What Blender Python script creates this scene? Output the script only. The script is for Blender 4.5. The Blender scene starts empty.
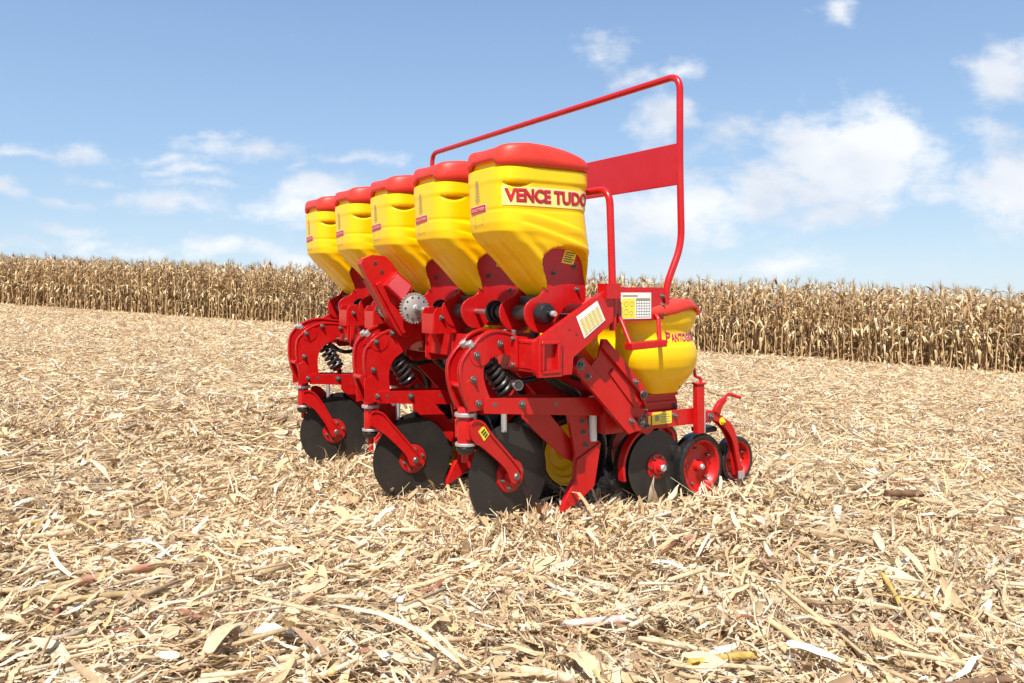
import bpy, bmesh, math, random
import numpy as np
from mathutils import Vector, Matrix, Euler

PI = math.pi
R = math.radians
rng = np.random.default_rng(11)
random.seed(5)
scn = bpy.context.scene
COL = scn.collection

# ------------------------------------------------------------------ camera
cd = bpy.data.cameras.new('camera')
cam = bpy.data.objects.new('camera', cd)
COL.objects.link(cam)
cam.location = (0, 0, 1.0)
cam.rotation_euler = (R(90), 0, 0)
cd.sensor_width = 36
cd.lens = 28.83
cd.shift_y = -0.0464
cd.clip_start = 0.05
cd.clip_end = 1500
scn.camera = cam

# ------------------------------------------------------------------ sun and sky
SUN_DIR = Vector((-0.16, -0.585, 0.94)).normalized()      # towards the sun
sd = bpy.data.lights.new('sun', 'SUN')
sd.energy = 5.0
sd.angle = R(0.55)
sd.color = (1.0, 0.95, 0.87)
sun = bpy.data.objects.new('sun', sd)
COL.objects.link(sun)
sun.rotation_euler = SUN_DIR.to_track_quat('Z', 'Y').to_euler()
sun.location = (0, 0, 20)

scn.view_settings.view_transform = 'Standard'
scn.view_settings.look = 'None'
scn.view_settings.exposure = 0.66
scn.view_settings.gamma = 1

world = bpy.data.worlds.new('World')
scn.world = world
world.use_nodes = True


def build_sky():
    nt = world.node_tree
    N, L = nt.nodes, nt.links
    N.clear()

    def mth(op, a, b=None, clamp=False):
        n = N.new('ShaderNodeMath'); n.operation = op; n.use_clamp = clamp
        for i, v in enumerate((a, b)):
            if v is None: continue
            if isinstance(v, (int, float)): n.inputs[i].default_value = v
            else: L.new(v, n.inputs[i])
        return n.outputs[0]

    sky = N.new('ShaderNodeTexSky')
    sky.sky_type = 'NISHITA'
    sky.sun_disc = False
    sky.sun_elevation = math.asin(SUN_DIR.z)
    sky.sun_rotation = math.atan2(SUN_DIR.x, SUN_DIR.y)
    sky.altitude = 400
    sky.air_density = 1.0
    sky.dust_density = 0.3
    sky.ozone_density = 2.0
    tc = N.new('ShaderNodeTexCoord')
    sp = N.new('ShaderNodeSeparateXYZ'); L.new(tc.outputs['Generated'], sp.inputs[0])
    yy = mth('MAXIMUM', sp.outputs[1], 0.02)
    u = mth('DIVIDE', sp.outputs[0], yy)
    v = mth('DIVIDE', sp.outputs[2], yy)
    cb = N.new('ShaderNodeCombineXYZ'); L.new(u, cb.inputs[0]); L.new(v, cb.inputs[1])
    # billows: the cloud field is warped by noise laid out on the sky
    warp = N.new('ShaderNodeTexNoise'); warp.inputs['Scale'].default_value = 11
    warp.inputs['Detail'].default_value = 3
    L.new(cb.outputs[0], warp.inputs['Vector'])
    ws = N.new('ShaderNodeVectorMath'); ws.operation = 'SUBTRACT'
    L.new(warp.outputs['Color'], ws.inputs[0]); ws.inputs[1].default_value = (.5, .5, .5)
    wm = N.new('ShaderNodeVectorMath'); wm.operation = 'MULTIPLY'
    L.new(ws.outputs[0], wm.inputs[0]); wm.inputs[1].default_value = (.10, .05, 0)
    wa = N.new('ShaderNodeVectorMath'); wa.operation = 'ADD'
    L.new(cb.outputs[0], wa.inputs[0]); L.new(wm.outputs[0], wa.inputs[1])
    # clouds as (tan azimuth, tan elevation, half width, half height, density)
    clouds = [
        (.415, .160, .120, .072, 1.30), (.455, .185, .058, .042, 1.5), (.33, .125, .12, .055, .95), (.27, .185, .07, .05, .62),
        (.385, .10, .07, .035, .8), (.61, .135, .07, .062, 1.15), (.605, .265, .06, .045, .95), (.60, .20, .05, .04, .6),
        (.18, .10, .17, .055, .92), (.12, .07, .12, .03, .62), (.20, .035, .16, .03, .5), (.33, .04, .09, .02, .62),
        (.185, .215, .042, .036, 1.05), (.115, .295, .05, .035, .72), (.145, .265, .045, .02, .62), (.20, .27, .03, .022, .55),
        (.395, .342, .035, .02, .68), (.385, .215, .03, .03, .45), (.41, .25, .03, .02, .42),
        (-.32, .18, 0.113, .020, 0.71), (-.19, .165, 0.093, .016, 0.66), (-.43, .115, 0.106, .020, 0.71), (-.222, .13, 0.060, .026, 0.88),
        (-.27, .105, 0.106, .024, 0.66), (-.59, .165, 0.113, .014, 0.63), (-.355, .055, 0.053, .024, 0.73), (-.55, .11, 0.046, .011, 0.66),
        (-.62, .12, 0.039, .014, 0.81), (-.58, .06, 0.132, .015, 0.56), (-.43, .165, 0.093, .012, 0.50), (-.40, .15, 0.118, .010, 0.50), (-.27, .05, 0.079, .026, 0.65),
        (-.16, .06, 0.106, .03, 0.50), (.50, .03, .10, .02, .42), (-.52, .17, 0.053, .014, 0.56),
        (-.36, .192, .06, .012, .6), (-.25, .155, .05, .010, .55), (-.50, .14, .07, .010, .55), (-.38, .135, .09, .009, .52), (-.56, .075, .09, .012, .55), (-.47, .05, .07, .012, .5),
    ]
    best = None
    for cu, cv, ru, rv, w in clouds:
        s1 = N.new('ShaderNodeVectorMath'); s1.operation = 'SUBTRACT'
        L.new(wa.outputs[0], s1.inputs[0]); s1.inputs[1].default_value = (cu, cv, 0)
        s2 = N.new('ShaderNodeVectorMath'); s2.operation = 'MULTIPLY'
        L.new(s1.outputs[0], s2.inputs[0]); s2.inputs[1].default_value = (1 / ru, 1 / rv, 0)
        ln = N.new('ShaderNodeVectorMath'); ln.operation = 'LENGTH'
        L.new(s2.outputs[0], ln.inputs[0])
        d = mth('MULTIPLY', mth('SUBTRACT', 1.35, ln.outputs['Value']), w * .8)
        best = d if best is None else mth('SMOOTH_MAX' if False else 'MAXIMUM', best, d)
    st = N.new('ShaderNodeMapping'); st.inputs['Scale'].default_value = (1.0, 1.7, 1)
    L.new(cb.outputs[0], st.inputs[0])
    fb = N.new('ShaderNodeTexNoise'); fb.inputs['Scale'].default_value = 16
    fb.inputs['Detail'].default_value = 8; fb.inputs['Roughness'].default_value = .62
    L.new(st.outputs[0], fb.inputs['Vector'])
    f2 = N.new('ShaderNodeTexNoise'); f2.inputs['Scale'].default_value = 4.5
    f2.inputs['Detail'].default_value = 5
    L.new(st.outputs[0], f2.inputs['Vector'])
    m = mth('ADD', mth('MAXIMUM', best, -.15), mth('MULTIPLY', mth('SUBTRACT', fb.outputs['Fac'], .5), 1.5))
    m = mth('ADD', m, mth('MULTIPLY', mth('SUBTRACT', f2.outputs['Fac'], .5), .6))
    mr = N.new('ShaderNodeMapRange'); mr.interpolation_type = 'SMOOTHSTEP'
    mr.inputs['From Min'].default_value = .17; mr.inputs['From Max'].default_value = .88
    mr.inputs['To Max'].default_value = .95
    L.new(m, mr.inputs['Value'])
    front = mth('GREATER_THAN', sp.outputs[1], .03)
    fac = mth('MULTIPLY', mr.outputs[0], front)
    # thin high veil that whitens the whole low sky
    veil = N.new('ShaderNodeMapRange'); veil.interpolation_type = 'SMOOTHSTEP'
    veil.inputs['From Min'].default_value = .55; veil.inputs['From Max'].default_value = -.05
    veil.inputs['To Min'].default_value = .78; veil.inputs['To Max'].default_value = .80
    L.new(sp.outputs[2], veil.inputs['Value'])
    mv = N.new('ShaderNodeMix'); mv.data_type = 'RGBA'
    L.new(veil.outputs[0], mv.inputs['Factor']); L.new(sky.outputs[0], mv.inputs['A'])
    air = N.new('ShaderNodeValToRGB'); L.new(mth('MAXIMUM', sp.outputs[2], 0.0), air.inputs[0])
    air.color_ramp.elements[0].color = (4.5, 5.7, 6.8, 1); air.color_ramp.elements[1].color = (1.6, 2.7, 5.05, 1)
    air.color_ramp.elements[1].position = .42
    k = air.color_ramp.elements.new(.16); k.color = (2.85, 4.35, 6.35, 1)
    L.new(air.outputs[0], mv.inputs['B'])
    mx = N.new('ShaderNodeMix'); mx.data_type = 'RGBA'
    L.new(fac, mx.inputs['Factor']); L.new(mv.outputs['Result'], mx.inputs['A'])
    body = N.new('ShaderNodeMix'); body.data_type = 'RGBA'
    body.inputs['A'].default_value = (5.3, 5.7, 6.4, 1); body.inputs['B'].default_value = (7.0, 7.15, 7.4, 1)
    bd = N.new('ShaderNodeMapRange'); bd.inputs['From Min'].default_value = .38; bd.inputs['From Max'].default_value = .58
    L.new(f2.outputs['Fac'], bd.inputs['Value']); L.new(bd.outputs[0], body.inputs['Factor'])
    L.new(body.outputs['Result'], mx.inputs['B'])
    bg = N.new('ShaderNodeBackground'); bg.inputs['Strength'].default_value = .09
    L.new(mx.outputs['Result'], bg.inputs['Color'])
    out = N.new('ShaderNodeOutputWorld'); L.new(bg.outputs[0], out.inputs[0])


build_sky()
world.cycles.sampling_method = 'MANUAL'
world.cycles.sample_map_resolution = 512


# ------------------------------------------------------------------ materials
def new_mat(name):
    m = bpy.data.materials.new(name); m.use_nodes = True
    return m, m.node_tree.nodes, m.node_tree.links, m.node_tree.nodes['Principled BSDF']


def paint(name, col, rough=.35, coat=0.0, metal=0.0, dust=.10, var=.06, bump=0.0, spec=.5):
    """Painted or moulded surface: uneven gloss, slight colour drift, patches of tan field dust."""
    m, N, L, p = new_mat(name)
    tc = N.new('ShaderNodeTexCoord')
    n1 = N.new('ShaderNodeTexNoise'); n1.inputs['Scale'].default_value = 9; n1.inputs['Detail'].default_value = 6
    L.new(tc.outputs['Object'], n1.inputs['Vector'])
    n2 = N.new('ShaderNodeTexNoise'); n2.inputs['Scale'].default_value = 55; n2.inputs['Detail'].default_value = 4
    L.new(tc.outputs['Object'], n2.inputs['Vector'])
    hv = N.new('ShaderNodeMix'); hv.data_type = 'RGBA'
    hv.inputs['A'].default_value = (*[c * (1 - var) for c in col], 1)
    hv.inputs['B'].default_value = (*[min(1, c * (1 + var)) for c in col], 1)
    L.new(n1.outputs['Fac'], hv.inputs['Factor'])
    dm = N.new('ShaderNodeMath'); dm.operation = 'MULTIPLY'
    L.new(n1.outputs['Fac'], dm.inputs[0]); L.new(n2.outputs['Fac'], dm.inputs[1])
    dr = N.new('ShaderNodeMapRange'); dr.inputs['From Min'].default_value = .18; dr.inputs['From Max'].default_value = .42
    dr.inputs['To Max'].default_value = dust
    L.new(dm.outputs[0], dr.inputs['Value'])
    dx = N.new('ShaderNodeMix'); dx.data_type = 'RGBA'
    L.new(dr.outputs[0], dx.inputs['Factor']); L.new(hv.outputs['Result'], dx.inputs['A'])
    dx.inputs['B'].default_value = (.50, .36, .22, 1)
    L.new(dx.outputs['Result'], p.inputs['Base Color'])
    rr = N.new('ShaderNodeMapRange'); rr.inputs['To Min'].default_value = max(.05, rough - .08); rr.inputs['To Max'].default_value = rough + .14
    L.new(n1.outputs['Fac'], rr.inputs['Value']); L.new(rr.outputs[0], p.inputs['Roughness'])
    p.inputs['Metallic'].default_value = metal
    p.inputs['Coat Weight'].default_value = coat
    p.inputs['Coat Roughness'].default_value = .12
    p.inputs['Specular IOR Level'].default_value = spec
    if bump:
        b = N.new('ShaderNodeBump'); b.inputs['Strength'].default_value = bump; b.inputs['Distance'].default_value = .002
        L.new(n2.outputs['Fac'], b.inputs['Height']); L.new(b.outputs[0], p.inputs['Normal'])
    return m


M = {
    'red': paint('red_paint', (.48, .005, .006), .30, .15, dust=.025, spec=.4),
    'lidred': paint('red_plastic', (.70, .038, .022), .45, 0, dust=.03, bump=.12, spec=.4),
    'yellow': paint('yellow_plastic', (.90, .545, .0), .3, .05, dust=.015, var=.03, spec=.4),
    'rimyellow': paint('yellow_paint', (.90, .57, .005), .35, dust=.03),
    'black': paint('black_plastic', (.012, .012, .013), .38, dust=.03),
    'rubber': paint('rubber', (.012, .012, .012), .24, dust=.05, bump=.2),
    'disc': paint('disc_steel', (.020, .018, .017), .36, dust=.02, spec=.5),
    'zinc': paint('zinc', (.50, .50, .48), .42, metal=.6, dust=.12),
    'steel': paint('steel', (.52, .53, .55), .3, metal=.9, dust=.05),
    'bolt': paint('dark_bolt', (.16, .15, .14), .4, metal=.7, dust=.1),
    'white': paint('white_vinyl', (.80, .80, .74), .45, dust=.05),
    'cream': paint('cream_vinyl', (.88, .70, .22), .4, dust=.03),
    'ylabel': paint('yellow_vinyl', (.85, .68, .04), .4, dust=.03),
    'ink': paint('black_ink', (.03, .03, .025), .5, dust=.0),
    'grey': paint('grey_ink', (.33, .30, .16), .5, dust=.0),
    'redink': paint('red_ink', (.52, .012, .02), .4, dust=.0),
    'redshade': paint('dark_red_ink', (.16, .01, .015), .4, dust=.0),
    'pink': paint('red_with_sky_sheen', (.66, .085, .11), .22, .5, dust=.04),  # red plate tilted to the sky, its pale sheen put into the colour
}


def plant_mat(name, gain=1.0, trans=0.0, rough=.62):
    """Dry plant matter: each shred's own colour comes from the tint attribute, with fibre streaks."""
    m, N, L, p = new_mat(name)
    at = N.new('ShaderNodeAttribute'); at.attribute_name = 'tint'
    tc = N.new('ShaderNodeTexCoord')
    nz = N.new('ShaderNodeTexNoise'); nz.inputs['Scale'].default_value = 60; nz.inputs['Detail'].default_value = 3
    L.new(tc.outputs['Object'], nz.inputs['Vector'])
    mr = N.new('ShaderNodeMapRange'); mr.inputs['From Min'].default_value = .3; mr.inputs['From Max'].default_value = .7
    mr.inputs['To Min'].default_value = .82 * gain; mr.inputs['To Max'].default_value = 1.14 * gain
    L.new(nz.outputs['Fac'], mr.inputs['Value'])
    mu = N.new('ShaderNodeVectorMath'); mu.operation = 'SCALE'
    L.new(at.outputs['Color'], mu.inputs[0]); L.new(mr.outputs[0], mu.inputs['Scale'])
    L.new(mu.outputs[0], p.inputs['Base Color'])
    p.inputs['Roughness'].default_value = rough
    p.inputs['Specular IOR Level'].default_value = .35
    if trans:
        tr = N.new('ShaderNodeBsdfTranslucent'); L.new(mu.outputs[0], tr.inputs['Color'])
        mx = N.new('ShaderNodeMixShader'); mx.inputs[0].default_value = trans
        L.new(p.outputs[0], mx.inputs[1]); L.new(tr.outputs[0], mx.inputs[2])
        L.new(mx.outputs[0], N['Material Output'].inputs['Surface'])
    return m


M['straw'] = plant_mat('dry_residue', 1.0, .24)
M['corn'] = plant_mat('dry_corn', 1.0, .15)


# ------------------------------------------------------------------ terrain
TH = math.atan(522 / 820)
P0 = (.073, 3.614)
CT, ST = math.cos(TH), math.sin(TH)


def sstep(a, b, x):
    t = np.clip((x - a) / (b - a), 0, 1)
    return t * t * (3 - 2 * t)


_tab = rng.random((256, 256))


def vnoise(x, y):
    xi, yi = np.floor(x).astype(int), np.floor(y).astype(int)
    fx, fy = x - xi, y - yi
    fx = fx * fx * (3 - 2 * fx); fy = fy * fy * (3 - 2 * fy)
    g = lambda i, j: _tab[i % 256, j % 256]
    return (g(xi, yi) * (1 - fx) + g(xi + 1, yi) * fx) * (1 - fy) + (g(xi, yi + 1) * (1 - fx) + g(xi + 1, yi + 1) * fx) * fy


LA, LB = np.array((-22.5, 36.0)), np.array((13.1, 21.0))      # edge of the standing crop
LD = (LB - LA) / np.linalg.norm(LB - LA)
LN = np.array((-LD[1], LD[0]))
if LN[1] < 0: LN = -LN


def ground(X, Y):
    X = np.asarray(X, float); Y = np.asarray(Y, float)
    xs = np.clip(X, -45, 45); ys = np.clip(Y, -20, 60)
    g = .048 - .0531 * xs - .0201 * ys
    dx, dy = X - P0[0], Y - P0[1]
    b = dx * CT + dy * ST
    a = -dx * ST + dy * CT
    loc = -.040 - .105 * sstep(.25, 1.0, a) + .02 * sstep(.5, 1.1, b) * (1 - sstep(.2, .8, a))
    ob = np.maximum(np.maximum(-.6 - b, b - 1.6), 0); oa = np.maximum(np.maximum(-.35 - a, a - 2.6), 0)
    w = np.exp(-(ob ** 2 + oa ** 2) / .6)
    g = g * (1 - w) + loc * w
    g = g + (1 - .75 * w) * (vnoise(X * 1.7 + 9, Y * 1.7) - .5) * .07 + (1 - .6 * w) * (vnoise(X * 4.6, Y * 4.6 + 4) - .5) * .055 + (vnoise(X * 14, Y * 14) - .5) * .018
    past = (X - LA[0]) * LN[0] + (Y - LA[1]) * LN[1]
    return g - np.clip(past - 8, 0, 400) * .03


def np_mesh(name, V, F, tint=None, smooth=False):
    """mesh from arrays; F is (n,4) or (n,3)"""
    me = bpy.data.meshes.new(name)
    nv, nf, k = len(V), len(F), F.shape[1]
    me.vertices.add(nv); me.vertices.foreach_set('co', np.ascontiguousarray(V, np.float32).ravel())
    me.loops.add(nf * k); me.loops.foreach_set('vertex_index', np.ascontiguousarray(F, np.int32).ravel())
    me.polygons.add(nf); me.polygons.foreach_set('loop_start', np.arange(0, nf * k, k, dtype=np.int32))
    me.update(calc_edges=True)
    if tint is not None:
        at = me.attributes.new('tint', 'FLOAT_COLOR', 'POINT')
        c = np.ones((nv, 4), np.float32); c[:, :3] = tint
        at.data.foreach_set('color', c.ravel())
    if smooth: me.polygons.foreach_set('use_smooth', np.ones(nf, bool))
    return me


def link(name, me, mats=(), parent=None, kind=None):
    o = bpy.data.objects.new(name, me); COL.objects.link(o)
    for m in mats: me.materials.append(m)
    if parent: o.parent = parent
    if kind: o['kind'] = kind
    return o


def tag(o, label, cat, group=None):
    o['label'] = label; o['category'] = cat
    if group: o['group'] = group


def build_ground():
    n = 420
    t = np.linspace(-1, 1, n)
    xs = np.sinh(t * 6.2) / np.sinh(6.2) * 260
    t2 = np.linspace(-.55, 1, n)
    ys = 3.5 + np.sinh(t2 * 6.2) / np.sinh(6.2) * 320
    X, Y = np.meshgrid(xs, ys)
    Z = ground(X, Y)
    V = np.stack([X, Y, Z], -1).reshape(-1, 3)
    i = np.arange(n * n).reshape(n, n)
    F = np.stack([i[:-1, :-1], i[:-1, 1:], i[1:, 1:], i[1:, :-1]], -1).reshape(-1, 4)
    m, N, L, p = new_mat('soil_under_residue')
    tc = N.new('ShaderNodeTexCoord')
    mp = N.new('ShaderNodeMapping'); mp.inputs['Rotation'].default_value = (0, 0, R(20)); mp.inputs['Scale'].default_value = (1, 2.2, 1)
    L.new(tc.outputs['Object'], mp.inputs[0])
    n1 = N.new('ShaderNodeTexNoise'); n1.inputs['Scale'].default_value = 38; n1.inputs['Detail'].default_value = 7; n1.inputs['Roughness'].default_value = .7
    L.new(mp.outputs[0], n1.inputs['Vector'])
    n2 = N.new('ShaderNodeTexNoise'); n2.inputs['Scale'].default_value = 1.6; n2.inputs['Detail'].default_value = 5
    L.new(tc.outputs['Object'], n2.inputs['Vector'])
    n3 = N.new('ShaderNodeTexNoise'); n3.inputs['Scale'].default_value = 6; n3.inputs['Detail'].default_value = 6
    L.new(mp.outputs[0], n3.inputs['Vector'])
    a1 = N.new('ShaderNodeMath'); a1.operation = 'ADD'; L.new(n1.outputs['Fac'], a1.inputs[0])
    a2 = N.new('ShaderNodeMath'); a2.operation = 'MULTIPLY_ADD'; L.new(n2.outputs['Fac'], a2.inputs[0]); a2.inputs[1].default_value = .5
    L.new(n3.outputs['Fac'], a2.inputs[2]); L.new(a2.outputs[0], a1.inputs[1])
    rp = N.new('ShaderNodeValToRGB')
    e = rp.color_ramp.elements
    e[0].position = .42; e[0].color = (.22, .13, .075, 1)
    e[1].position = .78; e[1].color = (.56, .40, .22, 1)
    k = e.new(.55); k.color = (.42, .29, .165, 1)
    k = e.new(.66); k.color = (.48, .335, .18, 1)
    hv = N.new('ShaderNodeMath'); hv.operation = 'MULTIPLY'; hv.inputs[1].default_value = .5
    L.new(a1.outputs[0], hv.inputs[0])
    L.new(hv.outputs[0], rp.inputs[0]); L.new(rp.outputs[0], p.inputs['Base Color'])
    p.inputs['Roughness'].default_value = .95; p.inputs['Specular IOR Level'].default_value = .1
    bp = N.new('ShaderNodeBump'); bp.inputs['Distance'].default_value = .04; bp.inputs['Strength'].default_value = .7
    L.new(n1.outputs['Fac'], bp.inputs['Height']); L.new(bp.outputs[0], p.inputs['Normal'])
    link('ground', np_mesh('ground', V, F, smooth=True), (m,), kind='structure')


build_ground()

# ------------------------------------------------------------------ crop residue (uncountable litter)
PAL = np.array([(.75, .590, .375), (.67, .497, .285), (.79, .665, .475), (.54, .38, .21), (.81, .74, .61), (.39, .25, .145), (.70, .49, .23), (.46, .34, .215), (.61, .44, .255), (.33, .14, .085)])
PW = np.array([.24, .20, .15, .13, .045, .075, .04, .05, .06, .012]); PW /= PW.sum()


def patch(XY):
    """weathering: patches of litter that lie browner than the rest"""
    return .84 + .26 * np.clip(vnoise(XY[:, 0] * 1.3 + 50, XY[:, 1] * 1.3 + 20) * .5 + vnoise(XY[:, 0] * 4.1 + 5, XY[:, 1] * 4.1 + 70) * .5 + .12, 0, 1)


def lay(XY, spread=.75):
    """the combine leaves the shreds lying in drifts of roughly one direction"""
    a = (vnoise(XY[:, 0] * .9 + 80, XY[:, 1] * .9 + 33) - .5) * 4.2 + .15 + (vnoise(XY[:, 0] * 3.1, XY[:, 1] * 3.1 + 90) - .5) * 2.0
    return a + rng.normal(0, spread, len(XY)) + PI * (rng.random(len(XY)) < .5)


def tints(n, gain=1.0):
    c = PAL[rng.choice(len(PAL), n, p=PW)]
    return np.clip(c * (gain * rng.uniform(.8, 1.15, (n, 1))), 0, .9)


def place(loc, yaw, pitch, roll, origin):
    """loc (n,k,3) -> world, rotate roll(x) pitch(y) yaw(z)"""
    x, y, z = loc[..., 0], loc[..., 1], loc[..., 2]
    c, s = np.cos(roll)[:, None], np.sin(roll)[:, None]
    y, z = y * c - z * s, y * s + z * c
    c, s = np.cos(pitch)[:, None], np.sin(pitch)[:, None]
    x, z = x * c + z * s, -x * s + z * c
    c, s = np.cos(yaw)[:, None], np.sin(yaw)[:, None]
    x, y = x * c - y * s, x * s + y * c
    return np.stack([x, y, z], -1) + origin[:, None, :]


def strips(n, XY, L, W, K=4, cup=.25, arch=.12, bend=.15, tilt=.22, lift=.04, gain=1.0, yaw=None):
    """n curled leaf shreds; each K stations of 3 verts (a shallow trough)"""
    t = np.linspace(-.5, .5, K)
    ar = rng.normal(0, arch, n)[:, None]; bd = rng.normal(0, bend, n)[:, None]
    tw = rng.normal(0, .5, n)[:, None] * t[None]
    cx = L[:, None] * t[None]
    cz = ar * L[:, None] * (.25 - t[None] ** 2) * 2 + rng.normal(0, .03, (n, K)) * L[:, None]
    cy = bd * L[:, None] * (t[None] ** 2) * 2 + rng.normal(0, .02, (n, K)) * L[:, None]
    sk = rng.uniform(-.35, .35, n)[:, None]
    wt = (1 - np.abs(t[None] * 2 - sk) ** rng.uniform(1.5, 5, n)[:, None] * .85).clip(.1, 1) * W[:, None] * .5
    loc = np.zeros((n, K, 3, 3))
    for j, o in enumerate((-1, 0, 1)):
        loc[:, :, j, 0] = cx
        loc[:, :, j, 1] = cy + o * wt * np.cos(tw)
        loc[:, :, j, 2] = cz + o * wt * np.sin(tw) - (0 if o else 1) * wt * cup
    loc = loc.reshape(n, K * 3, 3)
    if yaw is None: yaw = lay(XY)
    pitch = rng.normal(0, tilt, n); roll = rng.normal(0, .45, n)
    z = ground(XY[:, 0], XY[:, 1]) + rng.uniform(-.005, 1, n) ** 2 * lift + np.abs(np.sin(pitch)) * L * .32
    V = place(loc, yaw, pitch, roll, np.column_stack([XY, z]))
    b = np.arange(K * 3).reshape(K, 3)
    f = np.stack([b[:-1, :-1], b[:-1, 1:], b[1:, 1:], b[1:, :-1]], -1).reshape(-1, 4)
    F = (f[None] + (np.arange(n) * K * 3)[:, None, None]).reshape(-1, 4)
    T = np.repeat(tints(n, gain) * patch(XY)[:, None], K * 3, 0) * rng.uniform(.92, 1.06, (n * K * 3, 1))
    return V.reshape(-1, 3), F, T


def sticks(n, XY, L, r, S=6, K=3, tilt=.15, lift=.03, gain=1.0):
    """broken stalk pieces: S-sided, slightly bent, ragged ends"""
    t = np.linspace(-.5, .5, K)
    an = np.linspace(0, 2 * PI, S, endpoint=False)
    bd = rng.normal(0, .06, n)[:, None]
    loc = np.zeros((n, K + 2, S, 3))
    flat = rng.uniform(.45, 1, n)[:, None]
    for k in range(K + 2):
        tt = t[min(max(k - 1, 0), K - 1)]
        rr = r * (1e-3 if k in (0, K + 1) else 1.0) * (1 + .12 * rng.normal(0, 1, n))
        loc[:, k, :, 0] = (L * tt)[:, None] + (0 if k in (0, K + 1) else 1) * rng.normal(0, .25, (n, S)) * r[:, None]
        loc[:, k, :, 1] = rr[:, None] * np.cos(an) + bd * L[:, None] * tt * tt * 3
        loc[:, k, :, 2] = rr[:, None] * np.sin(an) * flat
    loc = loc.reshape(n, -1, 3)
    yaw = lay(XY, .6); pitch = rng.normal(0, tilt, n)
    z = ground(XY[:, 0], XY[:, 1]) + rng.uniform(0, 1, n) * lift + r * .5 + np.abs(np.sin(pitch)) * L * .3
    V = place(loc, yaw, pitch, rng.uniform(0, 6, n), np.column_stack([XY, z]))
    b = np.arange((K + 2) * S).reshape(K + 2, S)
    bn = np.roll(b, -1, 1)
    f = np.stack([b[:-1], bn[:-1], bn[1:], b[1:]], -1).reshape(-1, 4)
    F = (f[None] + (np.arange(n) * (K + 2) * S)[:, None, None]).reshape(-1, 4)
    T = np.repeat(tints(n, gain) * patch(XY)[:, None], (K + 2) * S, 0)
    return V.reshape(-1, 3), F, T


def scatter(n, y0, y1, k=.72, pad=1.0):
    """uniform over the ground wedge seen between two distances, with margins"""
    out = []
    tot = 0
    while tot < n:
        Y = rng.uniform(y0, y1, n * 2); X = rng.uniform(-1, 1, n * 2) * (k * y1 + pad)
        ok = (np.abs(X) < k * Y + pad) & (((X - LA[0]) * LN[0] + (Y - LA[1]) * LN[1]) < .6)
        q = np.column_stack([X[ok], Y[ok]]); out.append(q); tot += len(q)
    return np.concatenate(out)[:n]


def clump(XY, keep=.85):
    """drop part of the pieces where the litter thins out"""
    d = vnoise(XY[:, 0] * 2.2 + 31, XY[:, 1] * 2.2 + 7) * .6 + vnoise(XY[:, 0] * 7 + 3, XY[:, 1] * 7) * .4
    return XY[rng.random(len(XY)) < np.clip((d - .18) * 2.4 + (keep - .5), .12, 1)]


def logn(n, med, sig, lo, hi):
    return np.clip(med * np.exp(rng.normal(0, sig, n)), lo, hi)


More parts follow.
